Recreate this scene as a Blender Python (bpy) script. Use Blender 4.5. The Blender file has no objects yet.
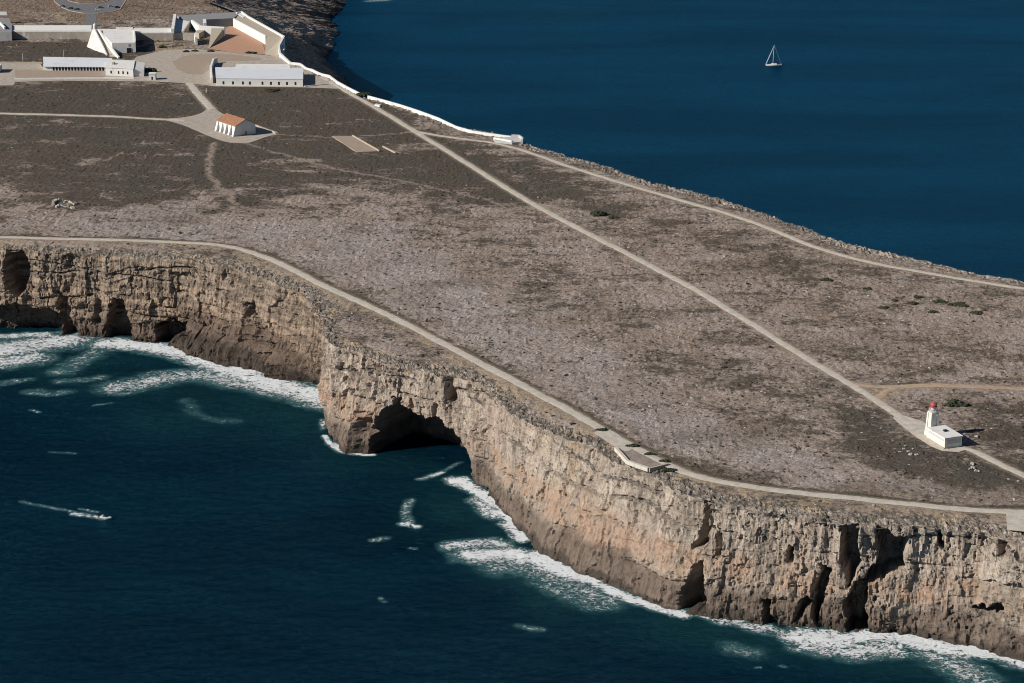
import bpy, math, random
import numpy as np
from mathutils import Vector, geometry

random.seed(7)
RNG = np.random.default_rng(11)
SC = bpy.context.scene
COL = SC.collection

# ------------------------------------------------------------------ camera, world, sun, exposure
CAM_H, PITCH, FPX = 309.0, math.radians(17.5), 2220.0
cam_d = bpy.data.cameras.new('camera')
cam = bpy.data.objects.new('camera', cam_d); COL.objects.link(cam)
cam.location = (0, 0, CAM_H); cam.rotation_euler = (math.pi / 2 - PITCH, 0, 0)
cam_d.sensor_width = 36.0; cam_d.lens = 36.0 * FPX / 1024.0
cam_d.clip_start = 1.0; cam_d.clip_end = 60000.0
SC.camera = cam

SUN_DIR = Vector((-0.945, -0.33, 0.0)).normalized() * math.cos(math.radians(31)) + Vector((0, 0, math.sin(math.radians(31))))
world = bpy.data.worlds.new('World'); SC.world = world; world.use_nodes = True
wn = world.node_tree; wn.nodes.clear()
sky = wn.nodes.new('ShaderNodeTexSky'); sky.sky_type = 'NISHITA'; sky.sun_disc = False
sky.sun_elevation = math.radians(31); sky.sun_rotation = math.atan2(SUN_DIR.x, SUN_DIR.y)
sky.altitude = 100; sky.air_density = 0.75; sky.dust_density = 0.1; sky.ozone_density = 2.5
bg = wn.nodes.new('ShaderNodeBackground'); bg.inputs[1].default_value = 0.05
wo = wn.nodes.new('ShaderNodeOutputWorld')
wn.links.new(sky.outputs[0], bg.inputs[0]); wn.links.new(bg.outputs[0], wo.inputs[0])
sun_d = bpy.data.lights.new('sun', 'SUN'); sun_d.energy = 5.0; sun_d.angle = math.radians(0.5); sun_d.color = (1.0, 0.945, 0.87)
sun = bpy.data.objects.new('sun', sun_d); COL.objects.link(sun)
sun.rotation_euler = (-SUN_DIR).to_track_quat('-Z', 'Y').to_euler(); sun.location = (-300, 200, 400)
SC.view_settings.view_transform = 'Standard'; SC.view_settings.look = 'None'
SC.view_settings.exposure = 0.18; SC.view_settings.gamma = 1.0
SC.view_settings.use_curve_mapping = False
SC.cycles.max_bounces = 5; SC.cycles.diffuse_bounces = 1; SC.cycles.filter_width = 1.0

# ------------------------------------------------------------------ survey: photo points to places on a level plane
CP, SP = math.cos(PITCH), math.sin(PITCH)
TOP = 40.0
def at(px, py, z=TOP):
    u, v = px - 512.0, py - 341.5
    k = (z - CAM_H) / (-FPX * SP - v * CP)
    return np.array([u * k, (FPX * CP - v * SP) * k, z])
def pts(lst, z=TOP):
    return np.array([at(p[0], p[1], p[2] if len(p) > 2 else z) for p in lst])
def survey(X, Y, Z):
    dz = Z - CAM_H
    w = Y * CP - dz * SP
    return 512 + FPX * X / w, 341.5 - FPX * (Y * SP + dz * CP) / w

# ------------------------------------------------------------------ noise
def _hash(ix, iy, iz, seed):
    h = (ix.astype(np.uint32) * np.uint32(374761393) + iy.astype(np.uint32) * np.uint32(668265263)
         + iz.astype(np.uint32) * np.uint32(2147483647) + np.uint32(seed * 144665 + 1013))
    h = (h ^ (h >> np.uint32(13))) * np.uint32(1274126177)
    h = (h ^ (h >> np.uint32(15))) * np.uint32(2246822519)
    h ^= h >> np.uint32(16)
    return h.astype(np.float32) / np.float32(4294967295.0)
def vnoise(x, y, z=None, seed=0):
    x = np.asarray(x, np.float32); y = np.asarray(y, np.float32)
    three = z is not None
    z = np.asarray(z, np.float32) if three else np.zeros_like(x)
    fx, fy, fz = np.floor(x), np.floor(y), np.floor(z)
    ix, iy, iz = fx.astype(np.int64), fy.astype(np.int64), fz.astype(np.int64)
    u, v, w = x - fx, y - fy, z - fz
    u = u * u * u * (u * (u * 6 - 15) + 10); v = v * v * v * (v * (v * 6 - 15) + 10); w = w * w * (3 - 2 * w)
    def pl(k):
        a = _hash(ix, iy, iz + k, seed); b = _hash(ix + 1, iy, iz + k, seed)
        c = _hash(ix, iy + 1, iz + k, seed); d = _hash(ix + 1, iy + 1, iz + k, seed)
        return (a + (b - a) * u) * (1 - v) + (c + (d - c) * u) * v
    r = pl(0)
    if three: r = r * (1 - w) + pl(1) * w
    return r * 2 - 1
def fbm(x, y, z=None, seed=0, octv=4, gain=0.5, lac=2.03):
    r = 0; a = 1.0; f = 1.0; t = 0
    for o in range(octv):
        r = r + a * vnoise(x * f, y * f, None if z is None else z * f, seed + o * 17); t += a; a *= gain; f *= lac
    return r / t
def ridged(x, y, z=None, seed=0, octv=4, gain=0.5):
    r = 0; a = 1.0; f = 1.0; t = 0
    for o in range(octv):
        r = r + a * (1 - 2 * np.abs(vnoise(x * f, y * f, None if z is None else z * f, seed + o * 17))); t += a; a *= gain; f *= 2.03
    return r / t
def sstep(a, b, x):
    t = np.clip((x - a) / (b - a), 0, 1); return t * t * (3 - 2 * t)
def seg_dist(X, Y, P):
    d = np.full(X.shape, 1e9)
    for i in range(len(P) - 1):
        ax, ay = P[i][0], P[i][1]; bx, by = P[i + 1][0] - ax, P[i + 1][1] - ay
        t = np.clip(((X - ax) * bx + (Y - ay) * by) / (bx * bx + by * by + 1e-9), 0, 1)
        d = np.minimum(d, np.hypot(X - ax - t * bx, Y - ay - t * by))
    return d
def inside(X, Y, P):
    r = np.zeros(X.shape, bool); n = len(P)
    for i in range(n):
        x0, y0 = P[i][0], P[i][1]; x1, y1 = P[(i + 1) % n][0], P[(i + 1) % n][1]
        if y0 == y1: continue
        c = ((y0 > Y) != (y1 > Y)) & (X < (x1 - x0) * (Y - y0) / (y1 - y0) + x0)
        r ^= c
    return r
def sdist(X, Y, P):
    d = seg_dist(X, Y, list(P) + [P[0]])
    return np.where(inside(X, Y, P), d, -d)
def resample(P, step):
    P = np.asarray(P, float); d = np.r_[0, np.cumsum(np.hypot(*np.diff(P[:, :2], axis=0).T))]
    n = max(2, int(round(d[-1] / step)) + 1); s = np.linspace(0, d[-1], n)
    return np.stack([np.interp(s, d, P[:, k]) for k in range(P.shape[1])], 1)
def smooth(P, it=2):
    P = np.asarray(P, float)
    for _ in range(it):
        Q = [P[0]]
        for i in range(len(P) - 1):
            Q += [P[i] * .75 + P[i + 1] * .25, P[i] * .25 + P[i + 1] * .75]
        Q.append(P[-1]); P = np.array(Q)
    return P

# ------------------------------------------------------------------ node helper
class NT:
    def __init__(s, name):
        s.m = bpy.data.materials.new(name); s.m.use_nodes = True
        s.t = s.m.node_tree; s.N = s.t.nodes; s.L = s.t.links
        s.b = s.N['Principled BSDF']; s.b.inputs['Specular IOR Level'].default_value = 0.25
    def new(s, k, **kw):
        n = s.N.new(k)
        for a, v in kw.items(): setattr(n, a, v)
        return n
    def put(s, inp, v):
        if hasattr(v, 'is_linked') or isinstance(v, bpy.types.NodeSocket): s.L.new(v, inp)
        elif isinstance(v, tuple) and len(v) == 3 and inp.type == 'RGBA': inp.default_value = (*v, 1)
        else: inp.default_value = v
    def pos(s, sc=(1, 1, 1), rot=0):
        g = s.new('ShaderNodeNewGeometry'); mp = s.new('ShaderNodeMapping')
        mp.inputs['Scale'].default_value = sc; mp.inputs['Rotation'].default_value = (0, 0, rot)
        s.L.new(g.outputs['Position'], mp.inputs[0]); return mp.outputs[0]
    def z(s):
        g = s.new('ShaderNodeNewGeometry'); x = s.new('ShaderNodeSeparateXYZ'); s.L.new(g.outputs['Position'], x.inputs[0]); return x.outputs[2]
    def nz(s):
        g = s.new('ShaderNodeNewGeometry'); x = s.new('ShaderNodeSeparateXYZ'); s.L.new(g.outputs['True Normal'], x.inputs[0]); return x.outputs[2]
    def noise(s, vec, scale, detail=6, rough=.6, dist=0):
        n = s.new('ShaderNodeTexNoise'); s.L.new(vec, n.inputs['Vector'])
        n.inputs['Scale'].default_value = scale; n.inputs['Detail'].default_value = detail
        n.inputs['Roughness'].default_value = rough; n.inputs['Distortion'].default_value = dist
        return n.outputs['Fac']
    def voro(s, vec, scale, feature='F1', out='Distance', rnd=1.0):
        n = s.new('ShaderNodeTexVoronoi', feature=feature); s.L.new(vec, n.inputs['Vector'])
        n.inputs['Scale'].default_value = scale; n.inputs['Randomness'].default_value = rnd
        return n.outputs[out]
    def math(s, op, a, b=0.0, c=0.0, clamp=False):
        n = s.new('ShaderNodeMath', operation=op); n.use_clamp = clamp
        s.put(n.inputs[0], a); s.put(n.inputs[1], b)
        if op in ('MULTIPLY_ADD',): s.put(n.inputs[2], c)
        return n.outputs[0]
    def rng(s, v, a, b, c=0.0, d=1.0, smooth=True):
        n = s.new('ShaderNodeMapRange'); n.interpolation_type = 'SMOOTHSTEP' if smooth else 'LINEAR'
        s.put(n.inputs[0], v)
        for i, q in zip((1, 2, 3, 4), (a, b, c, d)): n.inputs[i].default_value = q
        return n.outputs[0]
    def mix(s, f, a, b, mode='MIX'):
        n = s.new('ShaderNodeMix', data_type='RGBA', blend_type=mode); n.clamp_factor = True
        s.put(n.inputs[0], f); s.put(n.inputs[6], a); s.put(n.inputs[7], b); return n.outputs[2]
    def attr(s, name):
        n = s.new('ShaderNodeAttribute', attribute_name=name); return n.outputs['Fac']
    def bump(s, h, strength=1.0, dist=1.0):
        n = s.new('ShaderNodeBump'); n.inputs['Strength'].default_value = strength; n.inputs['Distance'].default_value = dist
        s.L.new(h, n.inputs['Height']); s.L.new(n.outputs[0], s.b.inputs['Normal']); return n
    def done(s, color=None, rough=.9, spec=.2):
        if color is not None: s.put(s.b.inputs['Base Color'], color)
        s.put(s.b.inputs['Roughness'], rough); s.put(s.b.inputs['Specular IOR Level'], spec); return s.m

def plain(name, c, var=.25, scale=.6, rough=.85, dirt=None, bump=0.0, spec=.2):
    n = NT(name); p = n.pos()
    f = n.noise(p, scale, 5, .65)
    col = n.mix(f, tuple(x * (1 - var) for x in c), tuple(min(.95, x * (1 + var)) for x in c))
    if dirt:
        g = n.noise(n.pos((1, 1, .35)), scale * .55, 6, .7)
        col = n.mix(n.rng(g, .52, .72), col, dirt)
    if bump: n.bump(n.noise(p, scale * 3, 5, .7), 1.0, bump)
    return n.done(col, rough, spec)

# ------------------------------------------------------------------ mesh helpers
def link(name, me, mat, parent=None):
    o = bpy.data.objects.new(name, me); COL.objects.link(o)
    if mat: me.materials.append(mat)
    if parent: o.parent = parent
    return o
def mesh_np(name, V, F, mat, smooth_=False, attrs=None, parent=None, origin=None):
    V = np.asarray(V, np.float32); F = np.asarray(F, np.int32); k = F.shape[1]
    if origin is not None: V = V - np.asarray(origin, np.float32)
    me = bpy.data.meshes.new(name)
    me.vertices.add(len(V)); me.vertices.foreach_set('co', V.ravel())
    me.loops.add(F.size); me.loops.foreach_set('vertex_index', F.ravel())
    me.polygons.add(len(F)); me.polygons.foreach_set('loop_start', np.arange(0, F.size, k, dtype=np.int32))
    me.polygons.foreach_set('loop_total', np.full(len(F), k, np.int32))
    me.polygons.foreach_set('use_smooth', np.full(len(F), smooth_, bool))
    for a, v in (attrs or {}).items():
        at_ = me.attributes.new(a, 'FLOAT', 'POINT'); at_.data.foreach_set('value', np.asarray(v, np.float32).ravel())
    me.update(calc_edges=True); me.validate()
    return link(name, me, mat, parent)

class MB:
    """collects shapes in world space (or in a local frame) for ONE mesh"""
    def __init__(s, frame=None):
        s.v = []; s.f = []; s.fr = frame
    def P(s, p):
        p = np.asarray(p, float)
        if s.fr is None: return p
        o, ex, ey = s.fr; return np.array([o[0] + ex[0] * p[0] + ey[0] * p[1], o[1] + ex[1] * p[0] + ey[1] * p[1], o[2] + p[2]])
    def add(s, V, F):
        b = len(s.v); s.v += [s.P(p) for p in V]; s.f += [tuple(i + b for i in f) for f in F]; return s
    def prism(s, poly, z0, z1=None):
        """poly: xy or xyz points; z1 None takes each point's own z as its top"""
        n = len(poly); V = [(p[0], p[1], z0) for p in poly] + [(p[0], p[1], p[2] if z1 is None else z1) for p in poly]
        F = [tuple(range(n))[::-1], tuple(range(n, 2 * n))] + [(i, (i + 1) % n, n + (i + 1) % n, n + i) for i in range(n)]
        return s.add(V, F)
    def box(s, x0, x1, y0, y1, z0, z1):
        return s.prism([(x0, y0), (x1, y0), (x1, y1), (x0, y1)], z0, z1)
    def frustum(s, c0, z0, c1, z1):
        n = len(c0); V = [(p[0], p[1], z0) for p in c0] + [(p[0], p[1], z1) for p in c1]
        F = [tuple(range(n))[::-1], tuple(range(n, 2 * n))] + [(i, (i + 1) % n, n + (i + 1) % n, n + i) for i in range(n)]
        return s.add(V, F)
    def lathe(s, cx, cy, prof, n=20):
        V = []; F = []
        for r, z in prof:
            for i in range(n): a = 2 * math.pi * i / n; V.append((cx + r * math.cos(a), cy + r * math.sin(a), z))
        for k in range(len(prof) - 1):
            for i in range(n):
                j = (i + 1) % n; F.append((k * n + i, k * n + j, (k + 1) * n + j, (k + 1) * n + i))
        F.append(tuple(range(n))[::-1]); F.append(tuple(range((len(prof) - 1) * n, len(prof) * n)))
        return s.add(V, F)
    def tube(s, pts_, r, n=8):
        pts_ = [Vector(p) for p in pts_]; V = []; F = []
        for i, p in enumerate(pts_):
            d = (pts_[min(i + 1, len(pts_) - 1)] - pts_[max(i - 1, 0)]).normalized()
            a = d.orthogonal().normalized(); b = d.cross(a); rr = r[i] if isinstance(r, (list, tuple)) else r
            for k in range(n):
                t = 2 * math.pi * k / n; V.append(tuple(p + a * rr * math.cos(t) + b * rr * math.sin(t)))
        for i in range(len(pts_) - 1):
            for k in range(n): F.append((i * n + k, i * n + (k + 1) % n, (i + 1) * n + (k + 1) % n, (i + 1) * n + k))
        F.append(tuple(range(n))[::-1]); F.append(tuple(range((len(pts_) - 1) * n, len(pts_) * n)))
        return s.add(V, F)
    def wall(s, line, thick, z0, tops=None, top=None):
        """a thick wall along an xy(z) polyline"""
        P = np.asarray(line, float); n = len(P); L = []; R = []
        for i in range(n):
            d = P[min(i + 1, n - 1)][:2] - P[max(i - 1, 0)][:2]; d = d / (np.hypot(*d) + 1e-9); q = np.array([-d[1], d[0]]) * thick / 2
            L.append(P[i][:2] + q); R.append(P[i][:2] - q)
        V = []
        for i in range(n):
            t = top if top is not None else (tops[i] if tops is not None else P[i][2])
            V += [(*L[i], z0), (*R[i], z0), (*R[i], t), (*L[i], t)]
        F = [(0, 1, 2, 3)[::-1], tuple(4 * (n - 1) + k for k in range(4))]
        for i in range(n - 1):
            for k in range(4): F.append((4 * i + k, 4 * i + (k + 1) % 4, 4 * i + 4 + (k + 1) % 4, 4 * i + 4 + k))
        return s.add(V, F)
    def build(s, name, mat, parent=None, smooth_=False):
        me = bpy.data.meshes.new(name); o = link(name, me, mat, parent)
        org = np.zeros(3); q = parent
        while q: org = org + np.array(q.location); q = q.parent
        if parent is None:
            V = np.array(s.v); org = np.array([(V[:, 0].min() + V[:, 0].max()) / 2, (V[:, 1].min() + V[:, 1].max()) / 2, V[:, 2].min()]); o.location = org
        me.from_pydata([tuple(p - org) for p in s.v], [], s.f); me.update()
        import bmesh
        bm = bmesh.new(); bm.from_mesh(me); bmesh.ops.recalc_face_normals(bm, faces=bm.faces); bm.to_mesh(me); bm.free()
        for p in me.polygons: p.use_smooth = smooth_
        return o
def thing(name, label, cat, loc, group=None):
    o = bpy.data.objects.new(name, None); COL.objects.link(o); o.location = tuple(loc); o.empty_display_size = .5
    o['label'] = label; o['category'] = cat
    if group: o['group'] = group
    return o
def tag(o, label, cat, group=None, kind=None):
    o['label'] = label; o['category'] = cat
    if group: o['group'] = group
    if kind: o['kind'] = kind
    return o
def setting(o, label=None, cat=None, kind='structure'):
    o['kind'] = kind
    if label: o['label'] = label
    if cat: o['category'] = cat
    return o
def copy_tree(o, parent=None):
    c = o.copy(); COL.objects.link(c)
    if parent: c.parent = parent
    for ch in list(o.children): copy_tree(ch, c)
    return c

# ------------------------------------------------------------------ materials of the setting
def mat_ground():
    n = NT('ground_mat'); p = n.pos(); ps = n.pos((.75, 1.15, 1), .08)
    scrub, pale, earth, red = n.attr('scrub'), n.attr('pale'), n.attr('earth'), n.attr('red')
    fine = n.noise(n.pos((.8, 1.05, 1), .1), .55, 10, .74, .1)
    mid = n.noise(ps, .13, 8, .65, .8)
    big = n.noise(p, .022, 5, .6)
    crk = n.voro(ps, .42, 'DISTANCE_TO_EDGE')
    crk = n.rng(crk, .0, .16)
    # stones against low plants: how much of the surface is bare limestone
    cover = n.math('ADD', n.math('MULTIPLY', fine, .75), n.math('MULTIPLY', mid, .45))
    cover = n.math('ADD', cover, n.math('MULTIPLY', pale, .22)); cover = n.math('SUBTRACT', cover, n.math('MULTIPLY', scrub, .14)); cover = n.math('ADD', cover, n.math('MULTIPLY_ADD', n.noise(n.pos((.7, 1.1, 1), -.1), .06, 8, .72, .3), .86, -.43))
    rock = n.math('MULTIPLY', n.rng(cover, .555, .735), n.math('MULTIPLY_ADD', crk, .30, .70))
    f2 = n.noise(p, 1.7, 4, .7); f3 = n.noise(p, .06, 6, .62); f4 = n.noise(ps, .021, 6, .6, .5)
    lil = n.rng(n.math('ADD', pale, n.math('MULTIPLY_ADD', f3, .6, -.3)), .36, .98); stone = n.mix(n.rng(f3, .38, .62), (.315, .242, .190), (.385, .312, .265)); stone = n.mix(lil, stone, n.mix(n.rng(f3, .38, .62), (.325, .272, .245), (.39, .335, .305))); stone = n.mix(n.rng(f2, .48, .75), stone, (.50, .43, .385))
    plant = n.mix(f2, (.052, .047, .039), (.130, .112, .092)); plant = n.mix(n.rng(f3, .4, .65), plant, (.098, .076, .058))
    plant = n.mix(n.rng(big, .5, .7), plant, (.086, .078, .060))
    plant = n.mix(n.math('MULTIPLY', pale, .42), plant, n.mix(lil, (.170, .130, .098), (.172, .138, .118)))
    col = n.mix(rock, plant, stone)
    col = n.mix(n.math('MULTIPLY', n.rng(f4, .52, .68), .38), col, (.105, .082, .06))
    trail = n.attr('trail'); tr = n.mix(fine, (.20, .15, .115), (.40, .33, .27))
    col = n.mix(n.math('MULTIPLY', trail, n.rng(n.math('ADD', fine, n.math('MULTIPLY', trail, .25)), .36, .58)), col, tr)
    soil = n.mix(fine, (.13, .088, .060), (.29, .205, .14))
    col = n.mix(n.math('MULTIPLY', red, n.rng(mid, .3, .62)), col, soil)
    sand = n.mix(fine, (.30, .22, .14), (.45, .36, .26))
    col = n.mix(n.math('MULTIPLY', earth, n.rng(fine, .32, .52)), col, sand)
    h = n.math('ADD', n.math('MULTIPLY', fine, 1.4), n.math('MULTIPLY', f2, .25))
    n.bump(h, 1.0, .85)
    return n.done(col, .95, .1)
def mat_cliff():
    n = NT('cliff_mat'); p = n.pos(); pv = n.pos((1, 1, .33)); ph = n.pos((.22, .22, 1.4))
    z = n.z(); nz = n.nz()
    cove, stain = n.attr('cove'), n.attr('stain')
    a = n.noise(pv, .16, 9, .66, .5); b = n.noise(p, .5, 9, .7, .3); c = n.noise(p, .045, 4, .55); d = n.noise(ph, .32, 7, .65, .3)
    col = n.mix(n.rng(a, .36, .64), (.255, .208, .166), (.47, .392, .318))
    col = n.mix(n.math('MULTIPLY', n.rng(c, .45, .62), .6), col, n.mix(b, (.315, .232, .18), (.465, .365, .29)))
    zs = n.math('ADD', z, n.math('MULTIPLY', n.math('SUBTRACT', n.noise(n.pos((.5, .5, 1)), .05, 5, .6, .4), .5), 22.0))
    rust = n.math('MULTIPLY', n.math('MULTIPLY', n.rng(zs, 8, 13), n.rng(zs, 24, 17)), n.rng(a, .38, .58))
    col = n.mix(n.math('MULTIPLY', rust, .8), col, n.mix(b, (.25, .150, .098), (.44, .295, .205)))
    ochre = n.math('MULTIPLY', n.rng(n.noise(n.pos((1, 1, .16)), .085, 6, .62, .6), .55, .68), .6); col = n.mix(ochre, col, n.mix(b, (.30, .20, .115), (.46, .335, .21)))
    streak = n.rng(n.noise(n.pos((1, 1, .07)), .42, 5, .65, .2), .56, .70); col = n.mix(n.math('MULTIPLY', streak, .42), col, (.115, .092, .075))
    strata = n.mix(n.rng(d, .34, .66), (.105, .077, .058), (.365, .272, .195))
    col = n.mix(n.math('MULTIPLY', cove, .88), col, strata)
    col = n.mix(n.math('MULTIPLY', stain, n.rng(a, .42, .6, 0, .75)), col, (.40, .255, .135))
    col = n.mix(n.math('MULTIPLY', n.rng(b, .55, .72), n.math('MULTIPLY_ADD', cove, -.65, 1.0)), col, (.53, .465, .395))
    col = n.mix(n.math('MULTIPLY', n.rng(b, .45, .33), .6), col, (.11, .09, .072))
    # dark weathered band above the water
    zz = n.math('ADD', z, n.math('MULTIPLY', n.math('SUBTRACT', n.noise(p, .05, 6, .65), .5), 17.0))
    zz = n.math('SUBTRACT', zz, n.math('MULTIPLY', n.attr('low'), 6.0))
    band = n.rng(zz, 12.5, 7.5)
    col = n.mix(n.math('MULTIPLY', band, .78), col, n.mix(a, (.064, .047, .037), (.155, .112, .086)))
    wet = n.rng(zz, 3.2, 1.0); col = n.mix(n.math('MULTIPLY', wet, .7), col, (.035, .03, .026))
    # lichen and low plants on the rim and the ledges
    flat = n.math('MULTIPLY', n.rng(nz, .45, .8), n.rng(z, 18, 33))
    rim = n.mix(n.rng(b, .40, .60), (.105, .092, .073), n.mix(n.rng(b, .52, .7), (.25, .212, .18), (.41, .355, .31)))
    col = n.mix(flat, col, rim)
    sand = n.math('MULTIPLY', n.attr('earth'), n.rng(b, .38, .55)); col = n.mix(sand, col, (.38, .295, .205)); pr = n.math('MULTIPLY', n.attr('rimpale_fill'), n.rng(b, .40, .58)); col = n.mix(n.math('MULTIPLY', pr, .6), col, (.43, .365, .31))
    h = n.math('ADD', n.math('MULTIPLY', a, 1.0), n.math('MULTIPLY', b, .9))
    n.bump(h, 1.0, 1.1)
    return n.done(col, .93, .12)
def mat_sea():
    n = NT('sea_mat'); p = n.pos(); ps = n.pos((.85, 1.0, 1), .2)
    foam, teal = n.attr('foam'), n.attr('teal')
    w1 = n.noise(ps, .30, 9, .72, .5); w2 = n.noise(ps, .035, 4, .6, .4); w3 = n.noise(n.pos((.25, 1.5, 1), .06), .012, 4, .55)
    deep = n.mix(n.rng(n.noise(n.pos((.6, 1.0, 1), .3), .018, 6, .6, .5), .35, .65), (.0004, .0110, .0225), (.0008, .0180, .0335)); far_tone = n.mix(n.rng(n.noise(n.pos((.3, 1.2, 1), .05), .011, 6, .6, .5), .35, .65), (.0007, .0205, .046), (.0012, .033, .071))  # patchy far-water tones paint in the sheen of wind and ripples
    deep = n.mix(n.attr('far_tone'), deep, far_tone)
    col = n.mix(n.math('MULTIPLY', teal, n.rng(w2, .3, .7, .3, 1.0)), deep, (.0062, .037, .045))
    f1 = n.noise(p, .30, 9, .72, 1.4); f2 = n.noise(p, .9, 6, .75, .6); f3 = n.noise(n.pos((.7, 1.1, 1), .3), .33, 8, .62, 1.8)
    fil = n.math('SUBTRACT', 1.0, n.math('ABSOLUTE', n.math('MULTIPLY_ADD', f3, 2.0, -1.0)))
    q = n.math('ADD', n.math('MULTIPLY', n.rng(f1, .3, .7, smooth=False), .46), n.math('MULTIPLY', n.rng(fil, .6, 1.0, smooth=False), .42))
    q = n.math('ADD', q, n.math('MULTIPLY', n.rng(f2, .3, .7, smooth=False), .25))
    qf = n.math('ADD', q, n.math('MULTIPLY', foam, .66))
    m = n.math('MULTIPLY', n.rng(qf, .97, 1.17), n.rng(foam, .03, .3))
    mist = n.math('MULTIPLY', n.rng(qf, .42, 1.0), n.rng(foam, .02, .42))
    col = n.mix(n.math('MULTIPLY', mist, .8), col, (.070, .185, .195))
    col = n.mix(m, col, n.mix(f2, (.66, .72, .75), (.93, .94, .94)))
    h = n.math('ADD', n.math('MULTIPLY', w1, 1.1), n.math('MULTIPLY', w2, 1.6)); h = n.math('MULTIPLY', h, n.math('MULTIPLY_ADD', m, -.85, 1.0)); h = n.math('ADD', h, n.math('MULTIPLY', m, n.math('MULTIPLY', f2, .35)))
    n.bump(h, 1.0, 2.2)
    n.b.inputs['IOR'].default_value = 1.33
    di = n.new('ShaderNodeBsdfDiffuse'); gl = n.new('ShaderNodeBsdfGlossy'); fr = n.new('ShaderNodeFresnel'); mx = n.new('ShaderNodeMixShader')
    bn = [q for q in n.N if q.type == 'BUMP'][0].outputs[0]
    for q in (di, gl, fr): n.L.new(bn, q.inputs['Normal'])
    n.L.new(col, di.inputs[0]); gl.inputs[0].default_value = (.24, .66, 1, 1); gl.inputs['Roughness'].default_value = .18; fr.inputs[0].default_value = 1.33
    n.put(mx.inputs[0], n.math('MULTIPLY', n.math('MULTIPLY', fr.outputs[0], .46), n.math('SUBTRACT', 1.0, m)))
    n.L.new(di.outputs[0], mx.inputs[1]); n.L.new(gl.outputs[0], mx.inputs[2])
    out = [q for q in n.N if q.type == 'OUTPUT_MATERIAL'][0]; n.L.new(mx.outputs[0], out.inputs[0]); n.N.remove(n.b)
    return n.m
def mat_path(name, c0, c1, edge):
    n = NT(name); p = n.pos(); f = n.noise(p, .35, 7, .7); g = n.noise(p, 1.6, 4, .7)
    col = n.mix(n.rng(f, .3, .7), c0, c1); col = n.mix(n.math('MULTIPLY', n.rng(g, .55, .75), .5), col, edge)
    n.bump(g, .6, .15); return n.done(col, .95, .1)
M_GROUND, M_CLIFF, M_SEA = mat_ground(), mat_cliff(), mat_sea()
M_PATH = mat_path('path_mat', (.42, .375, .315), (.56, .51, .44), (.30, .255, .20))
M_PLAZA = mat_path('pale_gravel_mat', (.33, .28, .23), (.46, .405, .345), (.24, .20, .16))
M_TRACK = mat_path('track_mat', (.34, .24, .165), (.45, .34, .245), (.22, .165, .12))
M_TRAIL = mat_path('trail_mat', (.20, .165, .14), (.33, .275, .24), (.09, .075, .06))
M_ASPH = mat_path('asphalt_mat', (.13, .13, .135), (.19, .19, .195), (.09, .09, .09))
M_WHITE = plain('limewash_mat', (.70, .69, .655), .08, .35, .85, (.58, .54, .47))
M_WHITE2 = plain('clean_limewash_mat', (.68, .67, .64), .08, .35, .85, (.52, .49, .43))
M_CREAM = plain('cream_limewash_mat', (.70, .67, .58), .07, .5, .85, (.55, .50, .40))
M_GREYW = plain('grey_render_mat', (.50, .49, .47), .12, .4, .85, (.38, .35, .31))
M_STONEW = plain('rampart_render_mat', (.36, .32, .27), .25, .3, .9, (.62, .60, .56), .1)
M_TAN = plain('tan_render_mat', (.42, .36, .28), .16, .4, .9)
M_COURT = plain('terracotta_paving_mat', (.43, .25, .165), .14, .25, .9)
M_BROWN = plain('brown_paving_mat', (.335, .265, .205), .2, .3, .9)
M_ROOFG = plain('pale_roof_mat', (.62, .64, .66), .06, .2, .7, (.52, .54, .56))
M_ROOFD = plain('grey_rampart_walk_mat', (.24, .24, .245), .2, .3, .9)
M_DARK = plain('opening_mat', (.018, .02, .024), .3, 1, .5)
M_GLASS = plain('dark_glass_mat', (.02, .028, .035), .2, 1, .12, None, 0, .5)
M_RED = plain('red_paint_mat', (.42, .085, .07), .2, 1.5, .5, (.30, .05, .04))
M_SHRUB = plain('shrub_mat', (.040, .044, .027), .5, 1.4, .9)
M_SCRUB = plain('scrub_mat', (.075, .068, .050), .5, .22, .95)
M_ROCK = plain('limestone_mat', (.36, .32, .285), .3, .8, .95, (.2, .17, .15), .1)
M_METAL = plain('grey_metal_mat', (.45, .46, .47), .1, 2, .4)
M_TYRE = plain('rubber_mat', (.02, .02, .02), .2, 4, .8)
def mat_tiles():
    n = NT('clay_tile_mat'); p = n.pos(); f = n.noise(p, .9, 6, .7); g = n.noise(p, 3.0, 3, .7)
    col = n.mix(n.rng(f, .3, .7), (.34, .165, .095), (.47, .255, .155)); col = n.mix(n.rng(g, .55, .8), col, (.26, .12, .07))
    n.bump(g, 1, .1); return n.done(col, .9, .15)
M_TILE = mat_tiles()
def car_paint(nm, c): return plain(nm, c, .05, 1, .3, None, 0, .5)

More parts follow.
